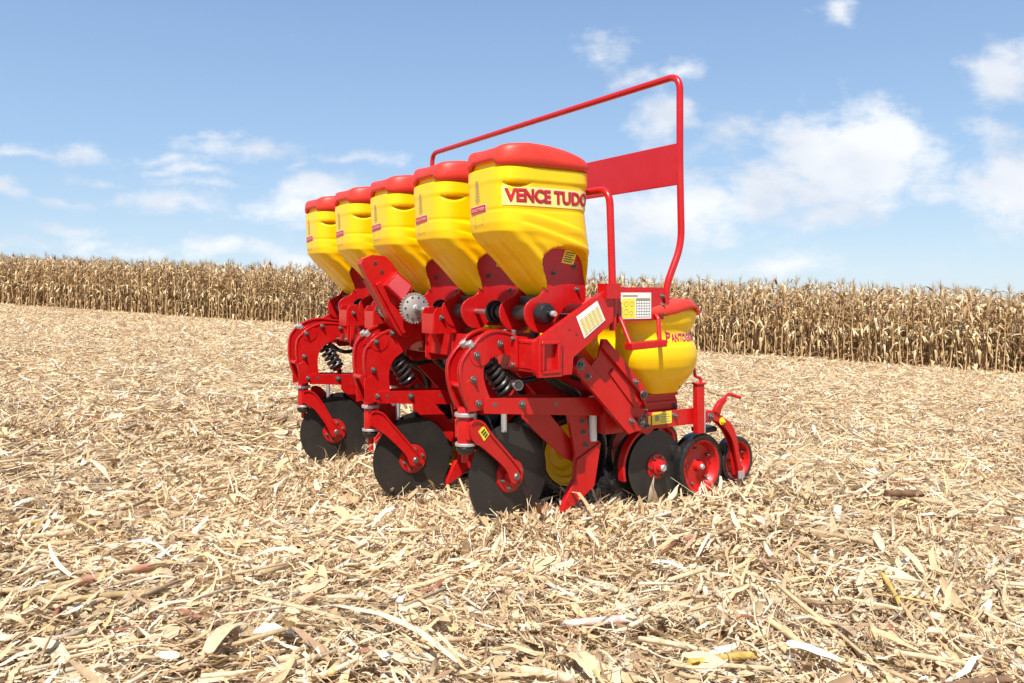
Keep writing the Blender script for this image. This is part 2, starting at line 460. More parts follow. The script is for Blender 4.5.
def build_residue():
    parts = []

    def add(fn, n, y0, y1, Lm, Wm, **kw):
        XY = clump(scatter(n, y0, y1, kw.pop('k', .72), kw.pop('pad', 1.0)))
        n = len(XY)
        parts.append(fn(n, XY, logn(n, *Lm), logn(n, *Wm), **kw))
    # near ground, 1.5-3.6 m from the camera
    add(strips, 46000, 1.3, 3.6, (.060, .55, .012, .20), (.0100, .6, .002, .034), K=5, lift=.065, tilt=.27)
    add(strips, 32000, 1.3, 3.6, (.062, .55, .015, .22), (.0025, .4, .001, .005), K=5, lift=.075, arch=.22, bend=.3, tilt=.40, cup=.1)
    add(strips, 1700, 1.3, 3.6, (.12, .35, .06, .26), (.019, .4, .010, .038), K=6, lift=.05, cup=.45, arch=.2)
    add(sticks, 3000, 1.3, 3.6, (.095, .55, .03, .34), (.0055, .35, .003, .011), lift=.06)
    add(strips, 42000, 1.3, 3.6, (.026, .5, .008, .08), (.0055, .5, .002, .016), K=3, lift=.06, tilt=.35)
    # around and beside the planter, 3.6-8 m
    add(strips, 36000, 3.6, 8, (.035, .5, .01, .10), (.007, .5, .002, .02), K=3, lift=.06, tilt=.35)
    add(strips, 60000, 3.6, 8, (.075, .55, .02, .26), (.0115, .5, .003, .034), K=3, lift=.055, tilt=.27)
    add(strips, 26000, 3.6, 8, (.09, .5, .02, .24), (.0045, .4, .002, .009), K=3, lift=.065, arch=.2, bend=.3, tilt=.38, cup=.1)
    add(strips, 2400, 3.6, 8, (.12, .35, .06, .24), (.028, .4, .012, .05), K=5, lift=.05, cup=.4, arch=.2)
    add(sticks, 4600, 3.6, 8, (.13, .5, .04, .36), (.0062, .35, .003, .012), lift=.05)
    # middle and far ground
    add(strips, 105000, 8, 16, (.085, .45, .03, .26), (.0125, .5, .004, .035), K=3, lift=.05, tilt=.27)
    add(sticks, 3500, 8, 16, (.15, .5, .06, .4), (.0085, .3, .005, .013), lift=.05, S=5)
    add(strips, 125000, 16, 40, (.11, .45, .04, .32), (.019, .5, .008, .05), K=3, lift=.06, tilt=.27, k=.68)
    # loose litter heaped against the discs and the shank
    heap = []
    for b, a, s, n in ((-.13, -.12, .16, 420), (-.05, .98, .2, 420), (-.08, 2.08, .2, 300), (.25, -.08, .2, 420), (.65, -.14, .2, 260), (.97, -.14, .2, 260), (1.24, -.05, .2, 160), (.3, .3, .3, 400)):
        n = int(n * 1.25)
        q = np.column_stack([rng.normal(b, s, n), rng.normal(a, s * .6, n)])
        n = len(q)
        heap.append(np.column_stack([P0[0] + q[:, 0] * CT - q[:, 1] * ST, P0[1] + q[:, 0] * ST + q[:, 1] * CT]))
    q = np.concatenate(heap); n = len(q)
    parts.append(strips(n, q, logn(n, .085, .45, .03, .22), logn(n, .011, .6, .003, .045), K=5, lift=.055, tilt=.42, arch=.25))
    off = 0; Vs, Fs, Ts = [], [], []
    for V, F, T in parts:
        Vs.append(V); Fs.append(F + off); Ts.append(T); off += len(V)
    o = link('crop_residue', np_mesh('crop_residue', np.concatenate(Vs), np.concatenate(Fs), np.concatenate(Ts)), (M['straw'],))
    o['kind'] = 'stuff'
    tag(o, 'shredded straw coloured corn residue covering the harvested field', 'crop residue')


build_residue()


# ------------------------------------------------------------------ mesh builder
class MB:
    def __init__(self): self.v, self.f, self.m = [], [], []

    def add(self, vs, fs, mi=0):
        o = len(self.v); self.v += [tuple(p) for p in vs]
        for f in fs: self.f.append([i + o for i in f]); self.m.append(mi)

    def prism(self, poly, lo, hi, mi=0, axis='y'):
        """outline in the plane across `axis`, extruded from lo to hi; y: (x,z)  x: (y,z)  z: (x,y)"""
        mk = {'y': lambda p, h: (p[0], h, p[1]), 'x': lambda p, h: (h, p[0], p[1]), 'z': lambda p, h: (p[0], p[1], h)}[axis]
        n = len(poly)
        vs = [mk(p, lo) for p in poly] + [mk(p, hi) for p in poly]
        self.add(vs, [list(range(n)), list(range(2 * n - 1, n - 1, -1))] + [[i, (i + 1) % n, n + (i + 1) % n, n + i] for i in range(n)], mi)

    def box(self, x0, x1, y0, y1, z0, z1, mi=0):
        self.prism([(x0, z0), (x1, z0), (x1, z1), (x0, z1)], y0, y1, mi)

    def bar(self, p, q, w, h, mi=0, up=(0, 0, 1)):
        p, q = Vector(p), Vector(q); d = (q - p).normalized(); s = d.cross(Vector(up)).normalized(); u = s.cross(d)
        vs = [c + s * (i * w / 2) + u * (j * h / 2) for c in (p, q) for i, j in ((-1, -1), (1, -1), (1, 1), (-1, 1))]
        self.add(vs, [[3, 2, 1, 0], [4, 5, 6, 7]] + [[i, (i + 1) % 4, 4 + (i + 1) % 4, 4 + i] for i in range(4)], mi)

    def tube(self, path, r, seg=12, mi=0, cap=True):
        P = [Vector(p) for p in path]; n = len(P)
        T = [((P[min(i + 1, n - 1)] - P[i]).normalized() + (P[i] - P[max(i - 1, 0)]).normalized()).normalized() for i in range(n)]
        ref = Vector((0, 0, 1)) if abs(T[0].z) < .9 else Vector((1, 0, 0))
        s = T[0].cross(ref).normalized(); vs = []
        for i in range(n):
            s = (s - T[i] * s.dot(T[i])).normalized(); u = T[i].cross(s)
            rr = r[i] if isinstance(r, (list, tuple)) else r
            vs += [P[i] + (s * math.cos(2 * PI * k / seg) + u * math.sin(2 * PI * k / seg)) * rr for k in range(seg)]
        fs = [[i * seg + k, i * seg + (k + 1) % seg, (i + 1) * seg + (k + 1) % seg, (i + 1) * seg + k] for i in range(n - 1) for k in range(seg)]
        if cap: fs += [list(range(seg)), list(range((n - 1) * seg, n * seg))]
        self.add(vs, fs, mi)

    def cyl(self, p, q, r, seg=16, mi=0): self.tube([p, q], r, seg, mi)

    def lathe(self, c, prof, seg=40, mi=0, axis='y', closed=False):
        """profile of (radius, offset along axis) round the centre c"""
        vs = []; n = len(prof)
        for r, o in prof:
            for k in range(seg):
                x, z = r * math.cos(2 * PI * k / seg), r * math.sin(2 * PI * k / seg)
                vs.append((c[0] + x, c[1] + o, c[2] + z) if axis == 'y' else ((c[0] + x, c[1] + z, c[2] + o) if axis == 'z' else (c[0] + o, c[1] + x, c[2] + z)))
        fs = [[i * seg + k, i * seg + (k + 1) % seg, (i + 1) % n * seg + (k + 1) % seg, (i + 1) % n * seg + k] for i in range(n if closed else n - 1) for k in range(seg)]
        if not closed:
            if prof[0][0] > 1e-4: fs.append(list(range(seg)))
            if prof[-1][0] > 1e-4: fs.append(list(range((n - 1) * seg, n * seg)))
        self.add(vs, fs, mi)

    def bolt(self, x, y, z, mi=1, r=.011, s=-1):
        """hex head with washer on a face looking along s*y"""
        self.lathe((x, y, z), [(r * 1.5, 0), (r * 1.5, s * .003), (r, s * .0032)], 12, mi)
        self.lathe((x, y, z), [(r, s * .003), (r, s * .010), (r * .8, s * .012)], 6, mi)
        self.lathe((x, y, z), [(r * .5, s * .010), (r * .5, s * .020), (r * .35, s * .021)], 8, mi)

    def build(self, name, mats, parent=None, bevel=0, angle=38):
        me = bpy.data.meshes.new(name)
        me.from_pydata(self.v, [], self.f)
        me.polygons.foreach_set('material_index', self.m)
        bm = bmesh.new(); bm.from_mesh(me)
        bmesh.ops.remove_doubles(bm, verts=bm.verts, dist=1e-6)
        bmesh.ops.recalc_face_normals(bm, faces=bm.faces)
        bm.to_mesh(me); bm.free()
        me.polygons.foreach_set('use_smooth', np.ones(len(me.polygons), bool))
        me.set_sharp_from_angle(angle=R(angle))
        o = link(name, me, [M[m] for m in mats], parent)
        if bevel:
            b = o.modifiers.new('bevel', 'BEVEL'); b.width = bevel; b.segments = 2; b.limit_method = 'ANGLE'; b.angle_limit = R(40)
            b.harden_normals = False
        return o


def fillet(pts, r, n=6):
    P = [Vector(p) for p in pts]; out = [P[0]]
    for i in range(1, len(P) - 1):
        a, b = (P[i - 1] - P[i]), (P[i + 1] - P[i])
        d = min(r, a.length * .45, b.length * .45)
        s, e = P[i] + a.normalized() * d, P[i] + b.normalized() * d
        for k in range(n + 1):
            t = k / n; out.append(s * (1 - t) ** 2 + P[i] * 2 * t * (1 - t) + e * t * t)
    return out + [P[-1]]


def smooth_poly(pts, n=6):
    """closed Catmull-Rom through 2-D points"""
    m = len(pts); out = []
    for i in range(m):
        p0, p1, p2, p3 = [np.array(pts[(i + k) % m], float) for k in (-1, 0, 1, 2)]
        for k in range(n):
            t = k / n
            out.append(tuple(.5 * (2 * p1 + (p2 - p0) * t + (2 * p0 - 5 * p1 + 4 * p2 - p3) * t * t + (3 * p1 - p0 - 3 * p2 + p3) * t ** 3)))
    return out


def open_smooth(pts, n=6):
    P = [np.array(p, float) for p in pts]; P = [2 * P[0] - P[1]] + P + [2 * P[-1] - P[-2]]; out = []
    for i in range(1, len(P) - 2):
        p0, p1, p2, p3 = P[i - 1:i + 3]
        for k in range(n):
            t = k / n
            out.append(tuple(.5 * (2 * p1 + (p2 - p0) * t + (2 * p0 - 5 * p1 + 4 * p2 - p3) * t * t + (3 * p1 - p0 - 3 * p2 + p3) * t ** 3)))
    return out + [tuple(P[-2])]


def text_mesh(s, height, bold=0.0, width=None):
    """letters as flat 2-D verts and faces, cap height `height`, left edge at 0"""
    c = bpy.data.curves.new('letters', 'FONT'); c.body = s; c.size = 1; c.offset = bold; c.fill_mode = 'FRONT'
    c.resolution_u = 3
    o = bpy.data.objects.new('letters', c); COL.objects.link(o)
    dg = bpy.context.evaluated_depsgraph_get(); dg.update()
    me = bpy.data.meshes.new_from_object(o.evaluated_get(dg))
    bm = bmesh.new(); bm.from_mesh(me); bmesh.ops.triangulate(bm, faces=bm.faces)
    for _ in range(4):
        lg = [e for e in bm.edges if e.calc_length() > .16]
        if not lg: break
        bmesh.ops.subdivide_edges(bm, edges=lg, cuts=1); bmesh.ops.triangulate(bm, faces=bm.faces)
    bm.to_mesh(me); bm.free()
    V = np.array([v.co[:2] for v in me.vertices]); F = [list(p.vertices) for p in me.polygons]
    bpy.data.objects.remove(o); bpy.data.curves.remove(c); bpy.data.meshes.remove(me)
    V = V - V.min(0); k = height / .7
    V = V * k
    if width: V[:, 0] *= width / V[:, 0].max()
    return V, F


# ------------------------------------------------------------------ fertiliser hopper shape
ZK = np.array([.985, .992, 1.02, 1.064, 1.145, 1.215, 1.262, 1.30, 1.345, 1.46, 1.475, 1.526, 1.534, 1.57])
BF = np.array([.062, .040, .012, -.030, -.108, -.186, -.226, -.234, -.236, -.240, -.242, -.241, -.224, -.218])
BK = np.array([.215, .230, .240, .243, .244, .240, .232, .226, .222, .226, .232, .232, .215, .21])
HA = np.array([.086, .112, .132, .142, .160, .174, .180, .180, .178, .180, .186, .185, .170, .164])
REC = smooth_poly([(-.032, 1.134), (-.010, 1.182), (.055, 1.204), (.14, 1.200), (.208, 1.166), (.230, 1.08), (.230, .95), (.036, .95), (.028, 1.0), (.006, 1.06)], 5)


def poly_sd(px, pz, poly):
    """signed distance to a polygon, negative inside"""
    P = np.array(poly); Q = np.roll(P, -1, 0)
    d = np.full(px.shape, 9.0); ins = np.zeros(px.shape, bool)
    for (x0, z0), (x1, z1) in zip(P, Q):
        ex, ez = x1 - x0, z1 - z0
        t = np.clip(((px - x0) * ex + (pz - z0) * ez) / (ex * ex + ez * ez + 1e-12), 0, 1)
        d = np.minimum(d, np.hypot(px - x0 - t * ex, pz - z0 - t * ez))
        c = ((z0 > pz) != (z1 > pz)) & (px < (x1 - x0) * (pz - z0) / (z1 - z0 + 1e-12) + x0)
        ins ^= c
    return np.where(ins, -d, d)


def hop_ring(z, n=168):
    bf, bk, ha = np.interp(z, ZK, BF), np.interp(z, ZK, BK), np.interp(z, ZK, HA)
    e = 4.6
    ph = np.linspace(0, 2 * PI, 1601)
    c, s = np.cos(ph), np.sin(ph)
    hb, bc = (bk - bf) / 2, (bk + bf) / 2
    b = bc - hb * np.sign(c) * np.abs(c) ** (2 / e)
    a = -ha * np.sign(s) * np.abs(s) ** (2 / e)
    sl = np.concatenate([[0], np.cumsum(np.hypot(np.diff(b), np.diff(a)))])
    u = np.linspace(0, sl[-1], n, endpoint=False)
    b, a = np.interp(u, sl, b), np.interp(u, sl, a)
    # outward direction
    tb, ta = np.roll(b, -1) - np.roll(b, 1), np.roll(a, -1) - np.roll(a, 1)
    ln = np.hypot(tb, ta); nb, na = ta / ln, -tb / ln
    if ((b - bc) * nb + a * na).sum() < 0: nb, na = -nb, -na
    sg = np.where(u > sl[-1] / 2, u - sl[-1], u)
    ua = np.abs(sg)                                             # distance from the middle of the front, both ways
    d = np.zeros(n)
    # hand grip under the rim at both front corners
    q = 1 - ((ua - .205) / .062) ** 2
    top, low = 1.462, 1.462 - .025 * np.clip(q, 0, 1)
    if z < top:
        d -= np.where((q > 0) & (z > low - .01), -0 + .040 * np.clip(q, 0, 1) ** .6 * sstep(low - .004, top - .004, np.full(n, z)) * (1 - sstep(top - .004, top, np.full(n, z))), 0)
    # swept ribs on the flanks
    k = np.clip((ua - .19) / .36, 0, 1)
    for zz, amp in ((1.345, .005), (1.30, .0045)):
        edge = zz - (.075 + (1.345 - zz) * .9) * k ** 1.4
        m = sstep(.19, .25, ua) * (1 - sstep(.50, .56, ua))
        d += m * amp * (1 - sstep(edge - .006, edge + .006, np.full(n, z))) * sstep(edge - .055, edge - .01, np.full(n, z))
    # flutes running down the sloping front
    fl = sstep(1.27, 1.20, z) * sstep(1.0, 1.05, z)
    d += fl * .003 * np.cos(np.clip((ua - .02), 0, .26) * 2 * PI / .085)
    # belt crease below the lettering
    d -= .002 * np.exp(-((z - 1.352) / .006) ** 2)
    b, a = b + nb * d, a + na * d
    # recess on both flanks where the support bracket bolts on
    sd_ = poly_sd(b, np.full(n, z), REC)
    w = 1 - sstep(-.012, .0, sd_)
    lim = np.minimum(.084, ha)
    a = np.where(np.abs(a) > lim, np.sign(a) * (np.abs(a) * (1 - w) + lim * w), a)
    return b, a, sg, nb, na


def hop_at(s, z, off):
    """point on the hopper skin, s metres round from the front middle towards the near flank"""
    b, a, sg, nb, na = hop_ring(z, 400)
    o = np.argsort(sg)
    f = lambda q: np.interp(s, sg[o], q[o])
    return (f(b) + f(nb) * off, f(a) + f(na) * off, z)


def hopper_body():
    zs = np.unique(np.concatenate([np.linspace(.985, 1.0, 5), np.linspace(1.0, 1.27, 54), np.linspace(1.27, 1.46, 42), np.linspace(1.46, 1.545, 17), [1.57]]))
    n = 168; mb = MB(); vs = []
    for z in zs:
        b, a, *_ = hop_ring(float(z), n)
        vs += list(zip(b, a, [float(z)] * n))
    fs = [[i * n + k, i * n + (k + 1) % n, (i + 1) * n + (k + 1) % n, (i + 1) * n + k] for i in range(len(zs) - 1) for k in range(n)]
    fs += [list(range(n)), list(range((len(zs) - 1) * n, len(zs) * n))]
    mb.add(vs, fs)
    return mb


def hopper_lid():
    n = 120; mb = MB(); e = 4.0
    ph = np.linspace(0, 2 * PI, n, endpoint=False)

    def ring(ins, zf):
        c, s = np.cos(ph), np.sin(ph)
        b = -.003 - (.244 - ins) * np.sign(c) * np.abs(c) ** (2 / e)
        a = -(.195 - ins) * np.sign(s) * np.abs(s) ** (2 / e)
        fr = sstep(-.14, -.22, b) * (1 - sstep(.085, .115, np.abs(a)))       # notch for the hand at the front middle
        b = b + .006 * fr
        return b, a, zf(b, a, fr)
    top = lambda b, a: np.interp(b, [-.26, -.2, -.12, -.02, .08, .17, .26], [1.606, 1.621, 1.629, 1.626, 1.611, 1.590, 1.564]) - .010 * sstep(-.08, -.24, b) * (1 - sstep(.05, .14, np.abs(a))) + .008 * (1 - (np.abs(a) / .2) ** 2)
    bot = lambda b, a, fr: 1.534 + .022 * fr
    prof = [(.020, lambda b, a, f: bot(b, a, f) + .012), (.006, bot), (.0, lambda b, a, f: bot(b, a, f) + .006), (-.002, lambda b, a, f: bot(b, a, f) * .5 + top(b, a) * .5 - .01),
            (.002, lambda b, a, f: top(b, a) - .022), (.008, lambda b, a, f: top(b, a) - .008), (.020, lambda b, a, f: top(b, a) - .002), (.045, lambda b, a, f: top(b, a)), (.11, lambda b, a, f: top(b, a) + .003), (.165, lambda b, a, f: top(b, a) + .004)]
    vs = []
    for ins, zf in prof:
        b, a, z = ring(ins, zf); vs += list(zip(b, a, z))
    m = len(prof)
    fs = [[i * n + k, i * n + (k + 1) % n, (i + 1) * n + (k + 1) % n, (i + 1) * n + k] for i in range(m - 1) for k in range(n)] + [list(range((m - 1) * n, m * n)), list(range(n))]
    mb.add(vs, fs)
    return mb


def wrap_text(mb, s, height, width, s0, z0, off, mi, bold=0.0, slope=0.0, fn=hop_at):
    V, F = text_mesh(s, height, bold, width)
    cache = [fn(s0 + x, z0 + y + slope * x, off) for x, y in V]
    mb.add(cache, F, mi)


def wrap_rect(mb, s0, s1, z0, z1, off, mi, nx=20, nz=3, slope=0.0, fn=hop_at):
    vs = [fn(s0 + (s1 - s0) * i / nx, z0 + (z1 - z0) * j / nz + slope * (s1 - s0) * i / nx, off) for j in range(nz + 1) for i in range(nx + 1)]
    fs = [[j * (nx + 1) + i, j * (nx + 1) + i + 1, (j + 1) * (nx + 1) + i + 1, (j + 1) * (nx + 1) + i] for j in range(nz) for i in range(nx)]
    mb.add(vs, fs, mi)


def emblem_mb():
    mb = MB()
    # outline of a wheat ear: paired grains up a stem, thin grey lines
    def stroke(pts, w=.0016):
        for (x0, y0), (x1, y1) in zip(pts[:-1], pts[1:]):
            dx, dy = x1 - x0, y1 - y0; l = math.hypot(dx, dy) + 1e-9; nx, ny = -dy / l * w, dx / l * w
            mb.add([hop_at(x0 + nx, y0 + ny, .002), hop_at(x1 + nx, y1 + ny, .002), hop_at(x1 - nx, y1 - ny, .002), hop_at(x0 - nx, y0 - ny, .002)], [[0, 1, 2, 3]], 0)
    cx = -.036
    for k in range(7):
        z = 1.388 + k * .0135
        for sg in (-1, 1):
            w = .020 - k * .0014
            stroke([(cx, z), (cx + sg * w * .8, z + .005), (cx + sg * w, z + .016), (cx + sg * w * .3, z + .012), (cx, z)], .0011)
    stroke([(cx, 1.378), (cx, 1.486)], .0009)
    stroke([(cx - .022, 1.34), (cx - .026, 1.315), (cx - .03, 1.296)], .0012)
    stroke([(cx + .026, 1.352), (cx + .040, 1.325), (cx + .050, 1.306)], .0012)
    stroke([(cx - .036, 1.293), (cx - .010, 1.290)], .0018)
    stroke([(cx, 1.294), (cx + .014, 1.292)], .0018)
    stroke([(cx + .022, 1.296), (cx + .04, 1.295)], .0018)
    wrap_rect(mb, cx - .062, cx + .072, 1.340, 1.373, .0020, 3, 24, 2, slope=.06)
    wrap_rect(mb, cx - .059, cx + .069, 1.342, 1.371, .0036, 1, 24, 2, slope=.06)
    wrap_text(mb, 'VENCE TUDO', 0.012, .112, cx - .051, 1.3505, .0050, 2, .0, slope=.06)
    return mb


def lettering_mb():
    mb = MB()
    wrap_rect(mb, .138, .600, 1.366, 1.446, .0018, 0, 60, 3)
    wrap_text(mb, 'VENCE TUDO', .051, .430, .151, 1.380, .0028, 1, .052)
    wrap_text(mb, 'VENCE TUDO', .051, .425, .1505, 1.3788, .0036, 2, .036)
    wrap_text(mb, 'VENCE TUDO', .051, .425, .1530, 1.3814, .0044, 3, .034)
    return mb


BRACKET = smooth_poly([(-.034, 1.134), (-.012, 1.180), (.055, 1.202), (.14, 1.197), (.205, 1.162), (.228, 1.08), (.230, .965), (.14, .955), (.08, .895), (.05, .853), (.005, .832), (-.05, .845), (-.085, .89), (-.085, .945), (-.055, .975), (-.015, .992), (.008, 1.02), (.0, 1.08)], 5)


def planter():
    root = bpy.data.objects.new('seed_planter', None); COL.objects.link(root)
    root.location = (P0[0], P0[1], 0); root.rotation_euler = (0, 0, TH)
    root.empty_display_size = .3
    tag(root, 'red and yellow seed planter with five hoppers and a guard rail, standing on corn stubble', 'planter')
    U = .55

    # -------- main frame
    mb = MB()
    o_, i_ = (-.115, -.025, .675, .808), (-.103, -.037, .689, .794)
    for (x0, x1, z0, z1) in ((o_[0], o_[1], i_[3], o_[3]), (o_[0], o_[1], o_[2], i_[2]), (o_[0], i_[0], i_[2], i_[3]), (i_[1], o_[1], i_[2], i_[3])):
        mb.box(x0, x1, -.275, .115, z0, z1)
    mb.box(-.004, .088, -.20, 2.42, .682, .800); mb.box(-.103, -.0035, .095, .113, .690, .793)                  # an added bulkhead stops the light through the tube
    for i in range(5):
        a = i * U
        for s in (-1, 1): mb.prism([(-.020, .66), (.0, .645), (.10, .645), (.12, .70), (.12, .80), (.10, .822), (-.020, .822)], a + s * .125 - .006, a + s * .125 + .006)
    mb.build('toolbar', ['red'], root, .003)
    mb = MB()
    mb.box(.16, .23, -.2, 2.4, .84, .91)
    for i in range(6): mb.bar((-.03, -.2 + i * .52, .76), (.18, -.2 + i * .52, .86), .05, .07)
    mb.build('rear_beam', ['red'], root, .003)

    FP = [(-.135, .806), (.231, 1.013), (.262, 1.008), (.275, .985), (.275, .883), (.11, .768), (.06, .735), (.052, .664), (-.04, .662), (-.118, .664), (-.138, .69)]
    for a0, a1 in ((-.262, -.222), (2.422, 2.462)):
        mb = MB()
        mb.prism(FP, a0 + (.012 if a0 < 0 else 0), a1 - (0 if a0 < 0 else .012))
        for x, z in ((-.02, .82), (.04, .85), (.075, .83), (.0, .70)): mb.lathe((x, a0 + .0118, z), [(.0055, 0), (.0055, -.0006)], 10, 1)
        # raised collar round the open tube end
        for (x0, x1, z0, z1) in ((-.127, -.015, .806, .822), (-.127, -.015, .660, .677), (-.127, -.113, .677, .806), (-.027, -.015, .677, .806)):
            mb.box(x0, x1, a0 - .008, a0 + .012, z0, z1)
        mb.box(.225, .30, a0 - .004, a1 + .02, .98, 1.045)
        o = mb.build('end_plate', ['red', 'ink'], root, .004)
        if a0 < 0:
            d = MB()
            q = [(.073, .903), (.185, .970), (.228, .888), (.116, .812)]
            d.prism(q, a0 + .0095, a0 + .0118, 0)
            L2 = lambda u, v: tuple((1 - u) * (1 - v) * np.array(q[3]) + u * (1 - v) * np.array(q[2]) + u * v * np.array(q[1]) + (1 - u) * v * np.array(q[0]))
            for k in range(9):
                v = .08 + k * .085
                d.prism([L2(.06, v), L2(.94, v), L2(.94, v + .055), L2(.06, v + .055)], a0 + .0085, a0 + .0095, 1 if k < 8 else 0)
                for j in range(5):
                    u = .08 + j * .18
                    d.prism([L2(u, v + .015), L2(u + .12, v + .015), L2(u + .12, v + .036), L2(u, v + .036)], a0 + .0078, a0 + .0085, 2)
            d.build('seeding_chart', ['white', 'cream', 'grey'], o)

    # -------- fertiliser hoppers
    body = hopper_body().build('fertilizer_hopper', ['yellow'], root, 0, 42)
    hopper_lid().build('hopper_lid', ['lidred'], body, 0, 60)
    emblem_mb().build('front_emblem', ['grey', 'redink', 'white', 'white'], body)
    for s in (-1, 1):
        mb = MB(); mb.prism(BRACKET, s * .100 - .005, s * .100 + .005)
        for x, z in ((-.005, 1.15), (.17, 1.12), (.06, 1.09), (.185, 1.02)): mb.bolt(x, s * .105, z, 1, .008, s)
        o = mb.build('support_bracket', ['red', 'bolt'], body, .002)
        if s < 0:
            d = MB()
            q = [(.122, 1.193), (.186, 1.186), (.166, 1.128), (.102, 1.137)]
            d.prism(q, -.1066, -.1052, 0)
            for k in range(5):
                f = .12 + k * .17
                pa = [np.array(q[0]) * (1 - f) + np.array(q[3]) * f, np.array(q[1]) * (1 - f) + np.array(q[2]) * f]
                pb = [np.array(q[0]) * (.93 - f) + np.array(q[3]) * (f + .07), np.array(q[1]) * (.93 - f) + np.array(q[2]) * (f + .07)]
                l = lambda p, t: tuple(p[0] * (1 - t) + p[1] * t)
                d.prism([l(pa, .1), l(pa, .9 - .1 * (k % 3)), l(pb, .9 - .1 * (k % 3)), l(pb, .1)], -.1072, -.1066, 1)
            d.build('warning_label', ['ylabel', 'ink'], body)
    # metering housing under each hopper with its collar round the shaft
    mb = MB()
    mb.lathe((-.01, 0, .915), [(.0, -.070), (.034, -.070), (.038, -.066), (.038, .066), (.034, .070), (.0, .070)], 24)
    mb.box(.0, .15, -.07, .07, .93, .992)
    mb.build('metering_housing', ['black'], body, .003)

    def dup(o, parent, dy=0.0):
        c = o.copy(); COL.objects.link(c); c.parent = parent
        if dy: c.location = (o.location.x, o.location.y + dy, o.location.z)
        for ch in list(o.children): dup(ch, c)
        return c
    for i in range(1, 5): dup(body, root, i * U)
    lettering_mb().build('side_lettering', ['cream', 'white', 'redshade', 'redink'], body)      # only the nearest hopper carries it

    # -------- shaft along the hoppers
    mb = MB()
    mb.tube([(-.01, -.2, .917), (-.01, 2.36, .917)], .0125, 6, 0)
    mb.lathe((-.01, -.165, .917), [(.0, -.028), (.012, -.03), (.014, -.005), (.038, 0), (.045, .012), (.045, .05), (.03, .06)], 24, 1)
    mb.lathe((-.01, -.2, .917), [(.0, -.016), (.010, -.016), (.013, -.010), (.013, .004)], 12, 2)
    for a in (.20, .75, 1.3, 1.85):
        mb.lathe((-.01, a, .917), [(.02, -.05), (.030, -.045), (.030, .03), (.040, .03), (.040, .042), (.02, .045)], 20, 1)
        mb.lathe((-.01, a + .06, .917), [(.03, 0), (.052, .0), (.055, .003), (.055, .009), (.052, .012), (.03, .012)], 24, 1)
    mb.build('drive_shaft', ['steel', 'black', 'zinc'], root)

    # -------- guard rail, board, hand rail
    mb = MB(); r = .0165
    path = [(.640, -.18, .93), (.650, -.18, 1.04), (.745, -.18, 1.235), (.735, -.18, 1.6), (.735, -.18, 2.03), (.735, 2.38, 2.03), (.735, 2.38, 1.25), (.645, 2.38, 1.04), (.640, 2.38, .9)]
    mb.tube(fillet(path, .075, 8), r, 20)
    rail = mb.build('guard_rail', ['red'], root, 0, 60)
    mb = MB(); mb.box(.729, .741, -.164, 2.365, 1.515, 1.712)
    for a in (.45, 1.1, 1.75): mb.box(.742, .772, a - .015, a + .015, 1.52, 1.705)
    mb.build('guard_board', ['red'], rail, .003)
    mb = MB()
    mb.tube(fillet([(.302, 2.41, .84), (.302, 2.41, .95), (.302, 2.40, 1.462), (.290, -.205, 1.462), (.302, -.215, .95), (.302, -.215, .84)], .075, 8), .0165, 20)
    mb.build('hand_rail', ['red'], root, 0, 60)

    # -------- access step and rate chart
    mb = MB()
    mb.prism([(.318, .872), (.60, .884), (.60, 1.016), (.585, 1.026), (.318, 1.018)], -.216, -.208)
    mb.box(.318, .60, -.212, -.18, 1.018, 1.030)
    mb.box(.600, .625, -.225, -.175, .90, 1.005)
    for z in (.91, .95, .99): mb.bolt(.588, -.216, z, 1, .008)
    mb.bolt(.327, -.216, .895, 1, .008); mb.bolt(.327, -.216, .995, 1, .008)
    o = mb.build('step_bracket', ['red', 'bolt'], root, .003)
    d = MB()
    d.box(.345, .520, -.2188, -.2162, .889, 1.006, 0)
    d.box(.349, .425, -.2196, -.2189, .893, .980, 1)
    d.box(.352, .44, -.2196, -.2189, .988, .996, 3)
    for k in range(6): d.box(.433 + k * .015, .4342 + k * .015, -.2196, -.2189, .896, .972, 2)
    for k in range(7): d.box(.430, .514, -.2197, -.2190, .896 + k * .0125, .8972 + k * .0125, 2)
    d.box(.430, .514, -.2198, -.2191, .974, .982, 3)
    for x, z, rr in ((.372, .955, .012), (.372, .92, .014), (.405, .955, .012), (.402, .915, .01)): d.lathe((x, -.2197, z), [(rr, 0), (rr, -.0005), (rr - .0025, -.0006), (rr - .0025, 0)], 16, 3, closed=True)
    d.build('rate_chart', ['white', 'ylabel', 'ink', 'grey'], o)
    mb = MB()
    for p, q in (((.327, -.217, .905), (.330, -.30, .782)), ((.546, -.217, .908), (.497, -.30, .792))):
        mb.tube(fillet([(p[0], p[1], p[2]), (p[0] + .006, p[1] - .015, p[2] - .02), (q[0], q[1], q[2])], .03), .0105, 10)
    mb.bar((.312, -.305, .774), (.514, -.305, .783), .05, .030)
    for k in range(11): mb.box(.318 + k * .0175, .325 + k * .0175, -.332, -.328, .764 + k * .0007, .791 + k * .0007)
    mb.build('access_step', ['red'], root, .003)

    # -------- hitch mast with chain wheel
    mb = MB()
    SIDE = [(.02, .74), (-.16, .78), (-.20, .84), (-.345, 1.09), (-.378, 1.155), (-.365, 1.185), (-.315, 1.205), (-.245, 1.200), (-.205, 1.170), (-.11, 1.04), (-.02, .93), (.05, .84), (.05, .76)]
    mb.prism(SIDE, 1.000, 1.052)
    mb.prism([(-.212, .86), (-.335, 1.07), (-.30, 1.085), (-.10, .90), (-.08, .80), (-.17, .79)], 1.0525, 1.078)
    mb.prism([(-.19, .86), (-.30, 1.05), (-.27, 1.065), (-.10, .90), (-.08, .80), (-.15, .79)], .985, .9995)
